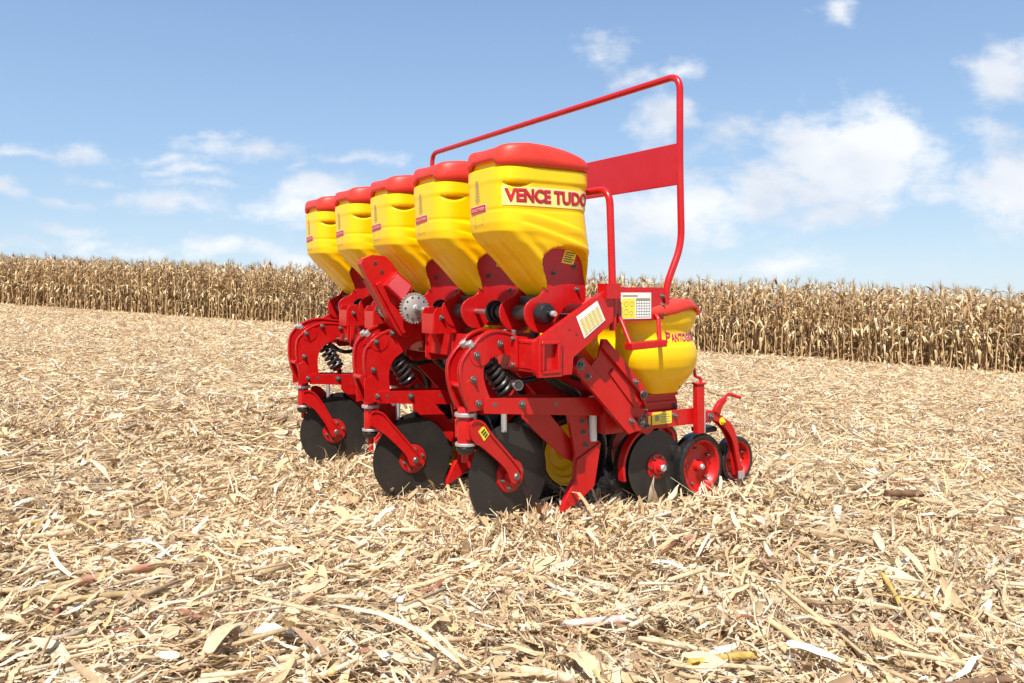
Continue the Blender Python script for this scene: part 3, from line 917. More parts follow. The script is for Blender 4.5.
    for x, z in ((-.30, 1.16), (-.262, 1.115)): mb.lathe((x, .9998, z), [(.011, 0), (.011, -.0015)], 14, 1)  # mast holes drawn as black discs, the shade inside put into the colour
    mb.prism([(-.262, 1.045), (-.20, 1.118), (-.105, 1.045), (-.165, .955)], .945, .9995)
    mast = mb.build('hitch_mast', ['red', 'ink'], root, .004)
    d = MB(); d.prism([(-.252, 1.045), (-.20, 1.106), (-.118, 1.043), (-.167, .969)], .9425, .9448); d.build('mast_plate', ['pink'], mast)

    def sprocket(name, c, rad, teeth, par):
        mb = MB(); pts = []
        for k in range(teeth * 2):
            rr = rad if k % 2 else rad * .89
            for da in (-.28, .28):
                t = (k + da) * PI / teeth; pts.append((c[0] + rr * math.cos(t), c[2] + rr * math.sin(t)))
        mb.prism(pts, c[1] - .004, c[1] + .004)
        pts2 = [(c[0] + (x - c[0]) * .97, c[2] + (z - c[2]) * .97) for x, z in pts]
        mb.prism(pts2, c[1] + .014, c[1] + .022)
        mb.lathe(c, [(0, -.03), (.016, -.03), (.02, -.018), (rad * .55, -.014), (rad * .82, -.0045), (rad * .82, .0)], 32)
        mb.lathe((c[0], c[1], c[2]), [(rad * .8, .001), (rad * .8, .025)], 24)
        for k in range(10):
            t = k * PI / 5; mb.lathe((c[0] + rad * .70 * math.cos(t), c[1] - .0102, c[2] + rad * .70 * math.sin(t)), [(.006, .004), (.006, -.0015)], 10, 1)  # ring of holes as dark discs; colour stands in for their shade
        mb.lathe(c, [(.012, -.045), (.012, -.028)], 6)
        return mb.build(name, ['zinc', 'bolt'], par)
    sprocket('chain_wheel', (-.105, .93, .925), .083, 30, root)
    sprocket('chain_wheel', (-.11, 1.26, .915), .055, 24, root)
    mb = MB(); mb.tube([(-.105, .9, .925), (-.105, 1.30, .925)], .014, 10, 0); mb.lathe((-.11, 1.30, .915), [(0, -.03), (.04, -.03), (.04, .05), (0, .05)], 20, 1)
    mb.build('jack_shaft', ['steel', 'black'], root)
    for a in (.72, 1.48, 1.9):
        mb = MB()
        mb.prism([(-.13, .80), (-.135, .90), (-.12, .93), (-.02, .94), (.05, .803)], a - .07, a - .062)
        mb.prism([(-.13, .80), (-.135, .90), (-.12, .93), (-.02, .94), (.05, .803)], a + .062, a + .07)
        mb.box(-.137, -.129, a - .062, a + .062, .80, .90)
        mb.bolt(-.09, a - .07, .88, 1, .01)
        mb.build('shaft_bearing_bracket', ['red', 'bolt'], root, .003)

    # -------- coulter arms: curved plates, spring, swivel fork and cutting disc
    def arm(a0, drop, shift, steer, dr, kb, cb):
        """a0: middle of the arm along the toolbar; drop: how far the sprung lower half hangs"""
        zz = lambda z: z if z > .76 else .76 - (.76 - z) * (1 + drop / .26)
        outer = [(-.350, .515), (-.357, .60), (-.360, .70), (-.345, .745), (-.315, .79), (-.272, .830), (-.215, .850), (-.150, .842), (-.105, .822), (-.02, .812)]
        inner = [(-.02, .700), (-.07, .702), (-.118, .722), (-.152, .742), (-.190, .742), (-.225, .722), (-.248, .690), (-.256, .64), (-.244, .575), (-.232, .515)]
        sh = lambda b: b + shift * min(1, max(0, (-.05 - b) / .2))
        ow, iw = open_smooth([(sh(b), zz(z)) for b, z in outer], 5), open_smooth([(sh(b) + (.008 if .5 < z < .66 else 0), zz(z)) for b, z in inner], 5)
        if a0 > .5: ow, iw = open_smooth([(b - .012 + shift, z) for b, z in OUT2], 5), open_smooth([(b - .012 + shift, z) for b, z in INN2], 5)
        zlo = min(z for b, z in ow)
        def bulge(q, k):
            out = []
            for b, z in q:
                t = min(1, max(0, (z - zlo) / (.80 - zlo))); m = min(1, max(0, (-.14 - b) / .10))
                out.append((b + m * (.016 * (1 - t) ** 2 - k * math.sin(PI * min(1, t * 1.02)) ** .9), z))
            return out
        ow0, iw0 = bulge(ow, .024), bulge(iw, .018)
        mb = MB()
        for s in (-1, 1):
            y = a0 + s * .053
            up = (lambda q: [(b - .014, z + .026 * min(1, max(0, (z - .6) / .15))) for b, z in q]) if (a0 > .5 and s > 0) else (lambda q: list(q))
            ow, iw = up(ow0), up(iw0)
            mb.prism(ow + iw, y - .006, y + .006)
            # flange along the outer edge, cover cheek over the upper pivot
            pts = [(b, y - .0005, z) for b, z in ow]
            mb.prism(ow + [(b + .010 * (1 if b < -.3 else .4), z - (.012 if b > -.33 else 0)) for b, z in ow[::-1]], y - .011, y + .011)
            mb.prism([(-.280 + shift + .052 * math.cos(t * PI / 12), .748 + .050 * math.sin(t * PI / 12)) for t in range(24)], y + s * .006 - .003, y + s * .006 + .003)
            lo = zz(.54)
            mb.prism([(-.345, lo + .10), (-.30, lo + .12), (-.265, lo + .06), (-.262, lo - .02), (-.34, lo - .03)], y + s * .006 - .0025, y + s * .006 + .0025)
        for b, z in ((-.185, .790), (-.315 + shift, zz(.645)), (-.290 + shift, zz(.545)), (-.300 + shift, .745), (-.06, .775)): mb.bolt(b, a0 - .0625, z, 1, .0105)
        for sy in (-.053, .0): mb.cyl((-.318, a0 + sy, .782), (-.334, a0 + sy, .800), .016, 10, 2)
        mb.cyl((-.352, a0 - .05, zz(.62)), (-.352, a0 + .05, zz(.62)), .012, 10)
        fx = 0 if a0 < .5 else .104
        mb.prism([(-.13 + fx, .69), (-.118 + fx, .69), (-.118 + fx, .82), (-.13 + fx, .82)], a0 - .10, a0 + .10)
        for sy in (-.08, .08):
            for z in (.70, .81): mb.cyl((-.13 + fx, a0 + sy, z), (-.143 + fx, a0 + sy, z), .011, 6, 1)
        for sy in (-.035, .035): mb.cyl((-.10 + fx, a0 + sy, .80), (-.10 + fx, a0 + sy, .845), .012, 6, 1)
        A_ = mb.build('coulter_arm', ['red', 'bolt', 'zinc'], root, .0025)
        # lower link bars
        mb = MB()
        zb = zz(.56) - .56
        for s in (-1, 1):
            y = a0 + s * .062
            mb.prism([(-.268, .566 + zb), (.345, .528 + zb * .9), (.352, .444 + zb * .9), (-.268, .502 + zb)], y - .005 * (s < 0) - .003, y + .005 * (s > 0) + .003)
        mb.bolt(-.08, a0 - .071, .528 + zb, 1, .012)
        for b in (-.215, .10): mb.lathe((b, a0 - .0702, .535 + zb - .06 * (b + .2)), [(.010, 0), (.010, -.0006)], 12, 1)  # empty bar holes, their inner shade painted as flat dark discs
        mb.box(.20, .22, a0 - .058, a0 + .058, .46 + zb, .52 + zb)
        mb.build('link_bar', ['red', 'bolt'], A_, .003)
        # spring
        sx = .058 if a0 > .5 else 0
        p, q = Vector((-.222 + sx, a0, .722 - sx * .6)), Vector((-.118 + sx, a0, .575 + zb * .75))
        mb = MB(); ax = (q - p); L_ = ax.length; ax.normalize(); s1 = ax.cross(Vector((0, 1, 0))).normalized(); s2 = ax.cross(s1)
        turns = 6; path = [p + ax * (L_ * k / (turns * 14)) + (s1 * math.cos(2 * PI * k / 14) + s2 * math.sin(2 * PI * k / 14)) * (.034 if a0 < .5 else .040) for k in range(turns * 14 + 1)]
        mb.tube(path, .0105, 8, 0); mb.cyl(p - ax * .03, q + ax * .04, .016, 12, 0)
        mb.cyl(q, q + ax * .012, .034, 16, 1); mb.cyl(p - ax * .012, p, .034, 16, 0)
        mb.build('coil_spring', ['black', 'red'], A_)
        # swivel knuckle
        kz = zz(.525)
        mb = MB()
        mb.lathe((kb, a0, kz), [(0, .0), (.030, .0), (.034, -.012), (.034, -.15), (.03, -.165), (0, -.165)], 20, 0, 'z')
        mb.lathe((kb, a0, kz - .022), [(.035, 0), (.046, 0), (.046, -.016), (.035, -.016)], 24, 1, 'z', True)
        mb.lathe((kb, a0, kz - .148), [(.035, 0), (.044, 0), (.044, -.013), (.035, -.013)], 24, 1, 'z', True)
        mb.lathe((kb, a0, kz - .166), [(.040, 0), (.040, -.012), (.026, -.03), (0, -.03)], 16, 2, 'z')
        mb.cyl((kb + .01, a0 + .02, kz - .19), (kb + .01, a0 + .02, kz - .235), .016, 10, 0)
        mb.build('swivel_knuckle', ['red', 'zinc', 'black'], A_, .002)
        # fork and disc turn together about the knuckle
        cz = .206 + dr
        F0 = kz - .06
        top = [(kb - .008, F0 + .006), (kb + .048, F0 + .002), (kb + .105, F0 - .062), (cb - .026, cz + .085), (cb + .026, cz + .020), (cb + .018, cz - .022), (cb - .030, cz - .022), (cb - .066, cz + .045), (kb + .062, F0 - .118), (kb - .008, F0 - .066)]
        pl = smooth_poly(top, 4)
        rot = lambda o: setattr(o, 'matrix_local', Matrix.Translation((kb, a0, 0)) @ Matrix.Rotation(steer, 4, 'Z') @ Matrix.Translation((-kb, -a0, 0)))
        mb = MB()
        for s in (-1, 1):
            mb.prism(pl, a0 + s * .047 - .006, a0 + s * .047 + .006)
            rim = [(b, z) for b, z in pl[:len(pl) // 2]]
            mb.prism(rim + [(b - .004, z - .010) for b, z in rim[::-1]], a0 + s * .047 - .012, a0 + s * .047 + .012)
        mb.lathe((cb, a0, cz), [(.0, -.062), (.012, -.062), (.018, -.055), (.018, .055), (.012, .062), (0, .062)], 12, 1)
        mb.box(kb - .02, kb + .03, a0 - .046, a0 + .046, F0 - .07, F0 - .005)
        f = mb.build('fork', ['red', 'bolt'], A_, .0025); rot(f)
        if a0 < .5:
            d = MB(); e0 = (kb + .052, F0 - .052)
            d.prism([(e0[0] - .026, e0[1] + .012), (e0[0] + .004, e0[1] + .036), (e0[0] + .034, e0[1] - .004), (e0[0] + .004, e0[1] - .030)], a0 - .0552, a0 - .0535, 0)
            for q_ in (0, 1, 2): d.prism([(e0[0] - .014 + q_ * .009, e0[1] + .008 - q_ * .010), (e0[0] + .004 + q_ * .008, e0[1] + .022 - q_ * .010), (e0[0] + .009 + q_ * .008, e0[1] + .016 - q_ * .010), (e0[0] - .009 + q_ * .009, e0[1] + .001 - q_ * .010)], a0 - .0558, a0 - .0552, 1)
            d.build('caution_sticker', ['ylabel', 'ink'], f)
        mb = MB()
        mb.lathe((cb, a0, cz), [(0, -.004), (.19, -.004), (.226, -.0008), (.226, .0008), (.19, .004), (0, .004)], 96)
        rot(mb.build('cutting_disc', ['disc'], A_, 0, 30))
        mb = MB()
        mb.lathe((cb, a0, cz), [(0, -.032), (.03, -.032), (.036, -.018), (.074, -.014), (.078, -.006), (.078, .006), (.074, .014), (.036, .018), (.03, .032), (0, .032)], 36)
        for k in range(6): mb.bolt(cb + .056 * math.cos(k * PI / 3 + .3), a0 - .0145, cz + .056 * math.sin(k * PI / 3 + .3), 1, .0075)
        rot(mb.build('disc_hub', ['red', 'bolt'], A_, .002))
        if a0 > .5:                                             # second disc of the pair, set back and inward
            c2 = (cb + .052, a0 + .058, cz + .030)
            mb = MB(); mb.lathe(c2, [(0, -.004), (.18, -.004), (.216, -.0008), (.216, .0008), (.18, .004), (0, .004)], 80)
            rot(mb.build('cutting_disc', ['disc'], A_, 0, 30))
            mb = MB(); mb.prism([(b + .082, z + .012) for b, z in pl], a0 + .066, a0 + .076); rot(mb.build('rear_fork', ['red'], A_, .0025))
        return A_
    OUT2 = [(-.322, .43), (-.335, .547), (-.338, .690), (-.320, .735), (-.287, .773), (-.242, .800), (-.185, .815), (-.123, .816), (-.06, .808), (.012, .800)]
    INN2 = [(.012, .752), (-.04, .742), (-.09, .714), (-.150, .675), (-.185, .640), (-.203, .59), (-.208, .53), (-.208, .46), (-.214, .43)]
    arm(0.0, 0.0, 0, R(9), 0, -.318, -.076)
    arm(1.1, .105, .022, R(-4), -.110, -.285, -.045)
    arm(2.2, .105, .012, R(-4), -.110, -.290, -.085)

    # -------- furrow shank behind the near arm, its side plate and the white tube
    for a0, dz in ((0, 0), (1.1, -.09), (2.2, -.09)):
        mb = MB()
        C_ = [(.188, .470), (.298, .466), (.312, .335), (.372, .322), (.334, .12), (.250, .068), (.214, .10), (.228, .19), (.232, .27), (.215, .35)]
        mb.prism([(b, z + dz) for b, z in C_], a0 - .034, a0 - .014)
        mb.prism([(b, z + dz) for b, z in ((.236, .25), (.374, .318), (.336, .12), (.250, .064), (.216, .095))], a0 - .042, a0 - .034)
        for b, z in ((.270, .42), (.278, .37), (.29, .31)): mb.bolt(b, a0 - .034, z + dz, 1, .009)
        o = mb.build('furrow_shank', ['red', 'bolt'], root, .003)
        mb = MB(); mb.prism([(b, z + dz) for b, z in ((.250, .066), (.196, .036), (.158, .020), (.156, .048), (.200, .128), (.222, .16))], a0 - .043, a0 - .012)
        mb.build('shank_point', ['red'], o, .003)
        mb = MB()
        mb.prism([(b, z + dz) for b, z in ((-.03, .50), (.11, .47), (.27, .30), (.262, .225), (.20, .255), (.06, .37), (-.03, .455))], a0 + .004, a0 + .016)
        mb.build('shank_brace', ['red'], root, .003)
        mb = MB(); mb.cyl((.336, a0 - .028, .53 + dz), (.336, a0 - .028, .325 + dz), .019, 16, 0)
        mb.build('fertilizer_tube', ['white'], root)
        mb = MB(); mb.cyl((-.115, a0 + .02, .53 + dz), (-.115, a0 + .02, .40 + dz), .013, 12, 0)
        mb.build('lower_tube', ['zinc'], root)
    # grey hose cap beside the spring, black hoses under the frame
    mb = MB(); mb.cyl((-.075, -.035, .606), (-.060, .03, .600), .024, 18, 0); mb.cyl((-.0757, -.041, .6065), (-.0745, -.034, .606), .018, 8, 1)
    mb.build('hose_cap', ['zinc', 'bolt'], root, .002)
    for i in range(5):
        mb = MB(); a = i * U + .03
        mb.tube(fillet([(.06, a, .93), (.05, a, .72), (.16, a + .02, .60), (.33, a, .52), (.38, a, .30)], .12), .022, 12)
        mb.tube(fillet([(-.06, a + .1, .66), (.02, a + .08, .60), (.2, a + .06, .63), (.36, a + .02, .60)], .08), .014, 10)
        mb.build('delivery_hose', ['black'], root)

    # -------- ground drive wheels
    for a0, dz in ((.28, 0), (1.38, -.1)):
        c = (.372, a0, .222 + dz)
        mb = MB()
        mb.lathe(c, [(.135, -.06), (.16, -.085), (.205, -.09), (.238, -.075), (.252, -.04), (.255, 0), (.252, .04), (.238, .075), (.205, .09), (.16, .085), (.135, .06)], 64, 0, closed=True)
        for k in range(22):
            for s in (-1, 1):
                t = 2 * PI * (k + .25 * s) / 22
                p1 = (c[0] + .256 * math.cos(t), a0 + s * .005, c[2] + .256 * math.sin(t)); p2 = (c[0] + .244 * math.cos(t + .16), a0 + s * .075, c[2] + .244 * math.sin(t + .16))
                mb.bar(p1, p2, .02, .02, 0, (math.cos(t), 0, math.sin(t)))
        w = mb.build('ground_wheel', ['rubber'], root)
        mb = MB()
        mb.lathe(c, [(0, -.03), (.03, -.05), (.035, -.02), (.075, -.015), (.09, -.035), (.112, -.040), (.118, -.062), (.140, -.066), (.146, -.086), (.152, -.086), (.148, -.05), (.12, -.03), (.1, .02), (0, .02)], 48)
        mb.lathe((c[0] + .02, c[1], c[2] + .03), [(.014, -.055), (.014, -.02)], 12, 1)
        mb.build('wheel_rim', ['rimyellow', 'bolt'], w, 0, 30)

    # -------- seed row unit
    mb = MB()
    PA = [(.288, .800), (.305, .800), (.527, .575), (.535, .55), (.535, .40), (.52, .382), (.431, .366), (.137, .665), (.130, .690), (.150, .722), (.182, .725), (.228, .680), (.272, .725)]
    for y in (-.150, .06): mb.prism(PA, y, y + .008)
    mb.prism([(.137, .663), (.131, .690), (.150, .722), (.176, .724), (.455, .440), (.500, .400), (.520, .383), (.431, .366)], -.170, -.1502)
    mb.prism([(.284, .800), (.305, .800), (.527, .575), (.535, .55), (.535, .47), (.505, .545), (.275, .768)], -.170, -.1502)
    mb.prism([(.330, .645), (.352, .668), (.500, .515), (.478, .480)], -.158, -.1502)
    for b, z, r_, m_ in ((.158, .692, .016, 1), (.505, .415, .015, 1), (.520, .538, .015, 1), (.200, .640, .010, 1), (.470, .602, .010, 1), (.445, .425, .010, 1)): mb.bolt(b, -.1702, z, m_, r_)
    mb.box(.13, .17, -.14, .06, .70, .79, 2)
    mb.cyl((.155, -.14, .69), (.155, .068, .69), .017, 12, 2); mb.cyl((.20, -.12, .775), (.24, -.02, .75), .022, 12, 2)
    unit = mb.build('seed_unit', ['red', 'bolt', 'black'], root, .003)
    mb = MB()
    mb.prism([(.55, .530), (.72, .532), (.79, .525), (.81, .48), (.81, .43), (.53, .435)], -.085, .08)
    mb.box(.58, .80, -.095, -.085, .475, .488); mb.box(.60, .80, -.10, .09, .512, .528)
    mb.box(.541, .930, -.122, -.112, .368, .446); mb.box(.541, .93, .09, .1, .36, .45)
    mb.prism([(.541, .45), (.62, .44), (.66, .38), (.60, .34), (.52, .37)], -.11, .09)
    mb.box(.56, .89, -.10, .08, .365, .425)
    mb.box(.36, .56, -.09, .07, .36, .55)
    for b, z in ((.565, .43), (.58, .385), (.755, .42)): mb.bolt(b, -.122, z, 1, .010)
    for b, z in ((.60, .455), (.79, .46)): mb.bolt(b, -.085, z, 1, .009)
    mb.build('unit_body', ['red', 'bolt'], unit, .004)
    d = MB(); d.box(.612, .735, -.1245, -.1228, .386, .444, 0); d.box(.630, .655, -.1252, -.1246, .402, .430, 1)
    for k in range(4): d.box(.664, .728 - .01 * (k % 2), -.1252, -.1246, .396 + k * .011, .400 + k * .011, 1)
    d.box(.588, .602, -.1245, -.1228, .39, .43, 0)
    d.build('instruction_label', ['ylabel', 'grey'], unit)
    # seed hopper
    zk = [.528, .545, .575, .61, .654, .70, .727, .755, .775, .79, .825, .842, .86, .915, .930, .937]
    rk = [.116, .134, .162, .196, .224, .236, .236, .233, .222, .212, .211, .218, .229, .238, .238, .21]
    ck = [.716, .710, .700, .688, .676, .669, .666, .664, .664, .664, .664, .664, .664, .666, .666, .666]

    zf_ = np.linspace(.528, .937, 206); kn = np.hanning(27)[1:-1]; kn /= kn.sum()             # rounded, moulded profile
    rk = list(np.convolve(np.pad(np.interp(zf_, zk, rk), 12, 'edge'), kn, 'valid')); ck = list(np.convolve(np.pad(np.interp(zf_, zk, ck), 12, 'edge'), kn, 'valid')); zk = list(zf_)
    ph_ = np.linspace(-PI, PI, 1441)
    un = np.stack([np.sign(np.sin(ph_)) * np.abs(np.sin(ph_)) ** (2 / 3), -.92 * np.sign(np.cos(ph_)) * np.abs(np.cos(ph_)) ** (2 / 3)], -1)
    sl_ = np.concatenate([[0], np.cumsum(np.hypot(*np.diff(un, axis=0).T))]); sl_ -= sl_[-1] / 2

    def seed_at(s, z, off):
        """s metres round from the middle of the near face"""
        rr, cc = np.interp(z, zk, rk), np.interp(z, zk, ck)
        return (cc + (rr + off) * np.interp(s / .2, sl_, un[:, 0]), (rr + off) * np.interp(s / .2, sl_, un[:, 1]), z)
    zz_ = np.unique(np.concatenate([np.linspace(.528, .937, 70)])); n = 72; vs = []
    for z in zz_: vs += [seed_at((k / n - .5) * (sl_[-1] * 2) * .2, float(z), 0) for k in range(n)]
    fs = [[i * n + k, i * n + (k + 1) % n, (i + 1) * n + (k + 1) % n, (i + 1) * n + k] for i in range(len(zz_) - 1) for k in range(n)] + [list(range(n)), list(range((len(zz_) - 1) * n, len(zz_) * n))]
    mb = MB(); mb.add(vs, fs); mb.bolt(.785, -.108, .556, 1, .009)
    mb.build('seed_hopper', ['yellow', 'bolt'], unit, 0, 50)
    mb = MB(); n = 72; vs = []

    def lid_ring(rr, zf):
        out = []
        for k in range(n):
            ph = 2 * PI * k / n; c, s = math.cos(ph), math.sin(ph)
            b, a = .668 + rr * 1.10 * math.copysign(abs(c) ** (2 / 3.0), c), rr * 1.02 * math.copysign(abs(s) ** (2 / 3.0), s)
            out.append((b, a, zf(b - .668, a)))
        return out
    low = lambda b, a: .902 + .030 * math.exp(-((b - .11) / .09) ** 2) - .012 * (b > .15)
    topz = lambda b, a: .952 + .028 * math.exp(-((b - .06) / .11) ** 2) - .03 * max(0, b - .1) / .12
    prof = [(.205, lambda b, a: low(b, a) + .01), (.222, low), (.228, lambda b, a: low(b, a) + .010), (.226, lambda b, a: topz(b, a) - .016), (.212, lambda b, a: topz(b, a) - .003), (.18, topz), (.09, lambda b, a: topz(b, a) + .004), (.001, lambda b, a: topz(0, 0) + .005)]
    for rr, zf in prof: vs += lid_ring(rr, zf)
    m_ = len(prof)
    mb.add(vs, [[i * n + k, i * n + (k + 1) % n, (i + 1) * n + (k + 1) % n, (i + 1) * n + k] for i in range(m_ - 1) for k in range(n)])
    mb.build('seed_hopper_lid', ['lidred'], unit, 0, 60)
    mb = MB()
    for m_, bd, of in ((0, .05, .0024), (1, .03, .0038)):
        wrap_text(mb, 'P', .044, .026, -.034, .777, of, m_, bd, fn=seed_at)
        wrap_text(mb, 'ANTOGRÁFICA', .036, .215, -.004, .778, of, m_, bd, fn=seed_at)
    mb.build('hopper_lettering', ['white', 'redink'], unit)
    # opener discs, fender arc
    c = (.678, -.075, .178)
    mb = MB()
    mb.lathe(c, [(0, -.004), (.135, -.004), (.170, -.0006), (.170, .0006), (.135, .004), (0, .004)], 80)
    mb.build('opener_disc', ['disc'], unit, 0, 30)
    mb = MB(); mb.lathe((c[0] - .01, .02, c[2]), [(0, -.004), (.135, -.004), (.170, -.0006), (.170, .0006), (.135, .004), (0, .004)], 80)
    mb.build('opener_disc', ['disc'], unit, 0, 30)
    mb = MB(); mb.lathe(c, [(0, -.055), (.016, -.055), (.020, -.05), (.024, -.03), (.036, -.026), (.038, -.012), (.060, -.010), (.062, .0), (0, .02)], 32)
    mb.lathe((c[0], c[1], c[2]), [(0, -.062), (.013, -.062), (.017, -.056), (.017, -.05)], 16, 1)
    for k in range(6): mb.bolt(c[0] + .049 * math.cos(k * PI / 3), c[1] - .0105, c[2] + .049 * math.sin(k * PI / 3), 2, .005)
    mb.build('opener_hub', ['red', 'zinc', 'bolt'], unit, 0, 30)
    mb = MB()
    arc = lambda r, t0, t1, k=16: [(c[0] + r * math.cos(R(t0 + (t1 - t0) * i / k)), c[2] + r * math.sin(R(t0 + (t1 - t0) * i / k))) for i in range(k + 1)]
    mb.prism(arc(.198, 196, 78) + arc(.184, 78, 196), -.072, -.030)
    mb.build('disc_scraper', ['red'], unit, .002)
    # depth and press wheels
    def tyred(name, c, R_, hw, yaw):
        mb = MB()
        mb.lathe(c, [(R_ * .80, -hw * .85), (R_ * .86, -hw), (R_ * .95, -hw * .98), (R_ * .99, -hw * .8), (R_, -hw * .3), (R_, hw * .3), (R_ * .99, hw * .8), (R_ * .95, hw * .98), (R_ * .86, hw), (R_ * .80, hw * .85)], 64, 0, closed=True)
        t_ = mb.build(name + '_tyre', ['rubber'], unit, 0, 30)
        mb = MB()
        mb.lathe(c, [(0, -.030), (.018, -.030), (.026, -.024), (.030, -.002), (R_ * .48, .008), (R_ * .64, .004), (R_ * .72, -hw * .55), (R_ * .74, -hw * .8), (R_ * .81, -hw * .93), (R_ * .82, -hw * .5), (R_ * .70, hw * .4), (R_ * .5, .016), (0, .02)], 48, 0)
        mb.lathe(c, [(0, -.042), (.010, -.042), (.014, -.036), (.014, -.028)], 12, 1)
        for k in range(5): mb.bolt(c[0] + R_ * .56 * math.cos(k * 1.2566 + .5), c[1] + .002, c[2] + R_ * .56 * math.sin(k * 1.2566 + .5), 2, .006)
        r_ = mb.build(name + '_rim', ['red', 'zinc', 'bolt'], unit, 0, 30)
        for o in (t_, r_): o.matrix_local = Matrix.Translation(c) @ Matrix.Rotation(yaw, 4, 'Z') @ Matrix.Translation(-Vector(c))
    tyred('press_wheel', (.954, -.072, .150), .163, .036, R(5))
    tyred('closing_wheel', (1.238, -.050, .146), .122, .032, R(5))
    # height post with crank
    mb = MB()
    mb.box(.872, .918, -.160, -.126, .325, .562); mb.box(.9185, .928, -.158, -.128, .325, .45, 1); mb.box(.866, .924, -.166, -.121, .5625, .572)
    mb.box(.932, .975, -.150, -.115, .372, .432)
    mb.build('height_post', ['red', 'zinc'], unit, .003)
    mb = MB(); mb.tube(fillet([(.908, -.143, .565), (.908, -.143, .594), (.872, -.143, .600), (.862, -.143, .648)], .014), .0075, 8)
    mb.build('crank_handle', ['red'], unit)
    mb = MB(); mb.prism([(.975, .332), (1.05, .342), (1.07, .332), (1.065, .312), (.975, .310)], -.10, -.01); mb.build('mud_guard', ['black'], unit, .004)
    # wheel arm with lever
    mb = MB()
    up = [(.930, .425), (.985, .428), (1.045, .400), (1.115, .350), (1.150, .285), (1.170, .20), (1.196, .088)]
    dn = [(1.172, .084), (1.148, .19), (1.124, .264), (1.084, .322), (1.030, .366), (.975, .382), (.930, .380)]
    po = open_smooth(up, 4) + open_smooth(dn, 4)
    mb.prism(po, -.152, -.140); mb.prism(po, -.112, -.104)
    mb.prism(up + [(b - .004, z - .010) for b, z in up[::-1]], -.1395, -.1125)
    mb.bolt(.965, -.152, .402, 1, .013); mb.bolt(1.045, -.152, .372, 2, .013)
    mb.box(1.160, 1.202, -.156, -.1525, .072, .112, 3)
    mb.cyl((1.182, -.150, .125), (1.238, -.06, .145), .013, 10)
    mb.prism([(1.000, .415), (1.045, .468), (1.085, .486), (1.098, .468), (1.065, .440), (1.045, .395)], -.138, -.118)
    mb.prism([(.985, .425), (1.01, .462), (1.03, .462), (1.02, .41)], -.162, -.1525)
    mb.build('wheel_arm', ['red', 'bolt', 'rimyellow', 'zinc'], unit, .003)
    mb = MB(); mb.tube(fillet([(1.03, -.128, .41), (1.085, -.128, .478), (1.115, -.128, .502), (1.180, -.150, .478)], .03), .0085, 8)
    mb.build('adjusting_lever', ['red'], unit)
    for i in range(1, 5):
        c_ = dup(unit, root, i * U)
        c_.location.z = -.05 * (i > 1)
    return root


planter()


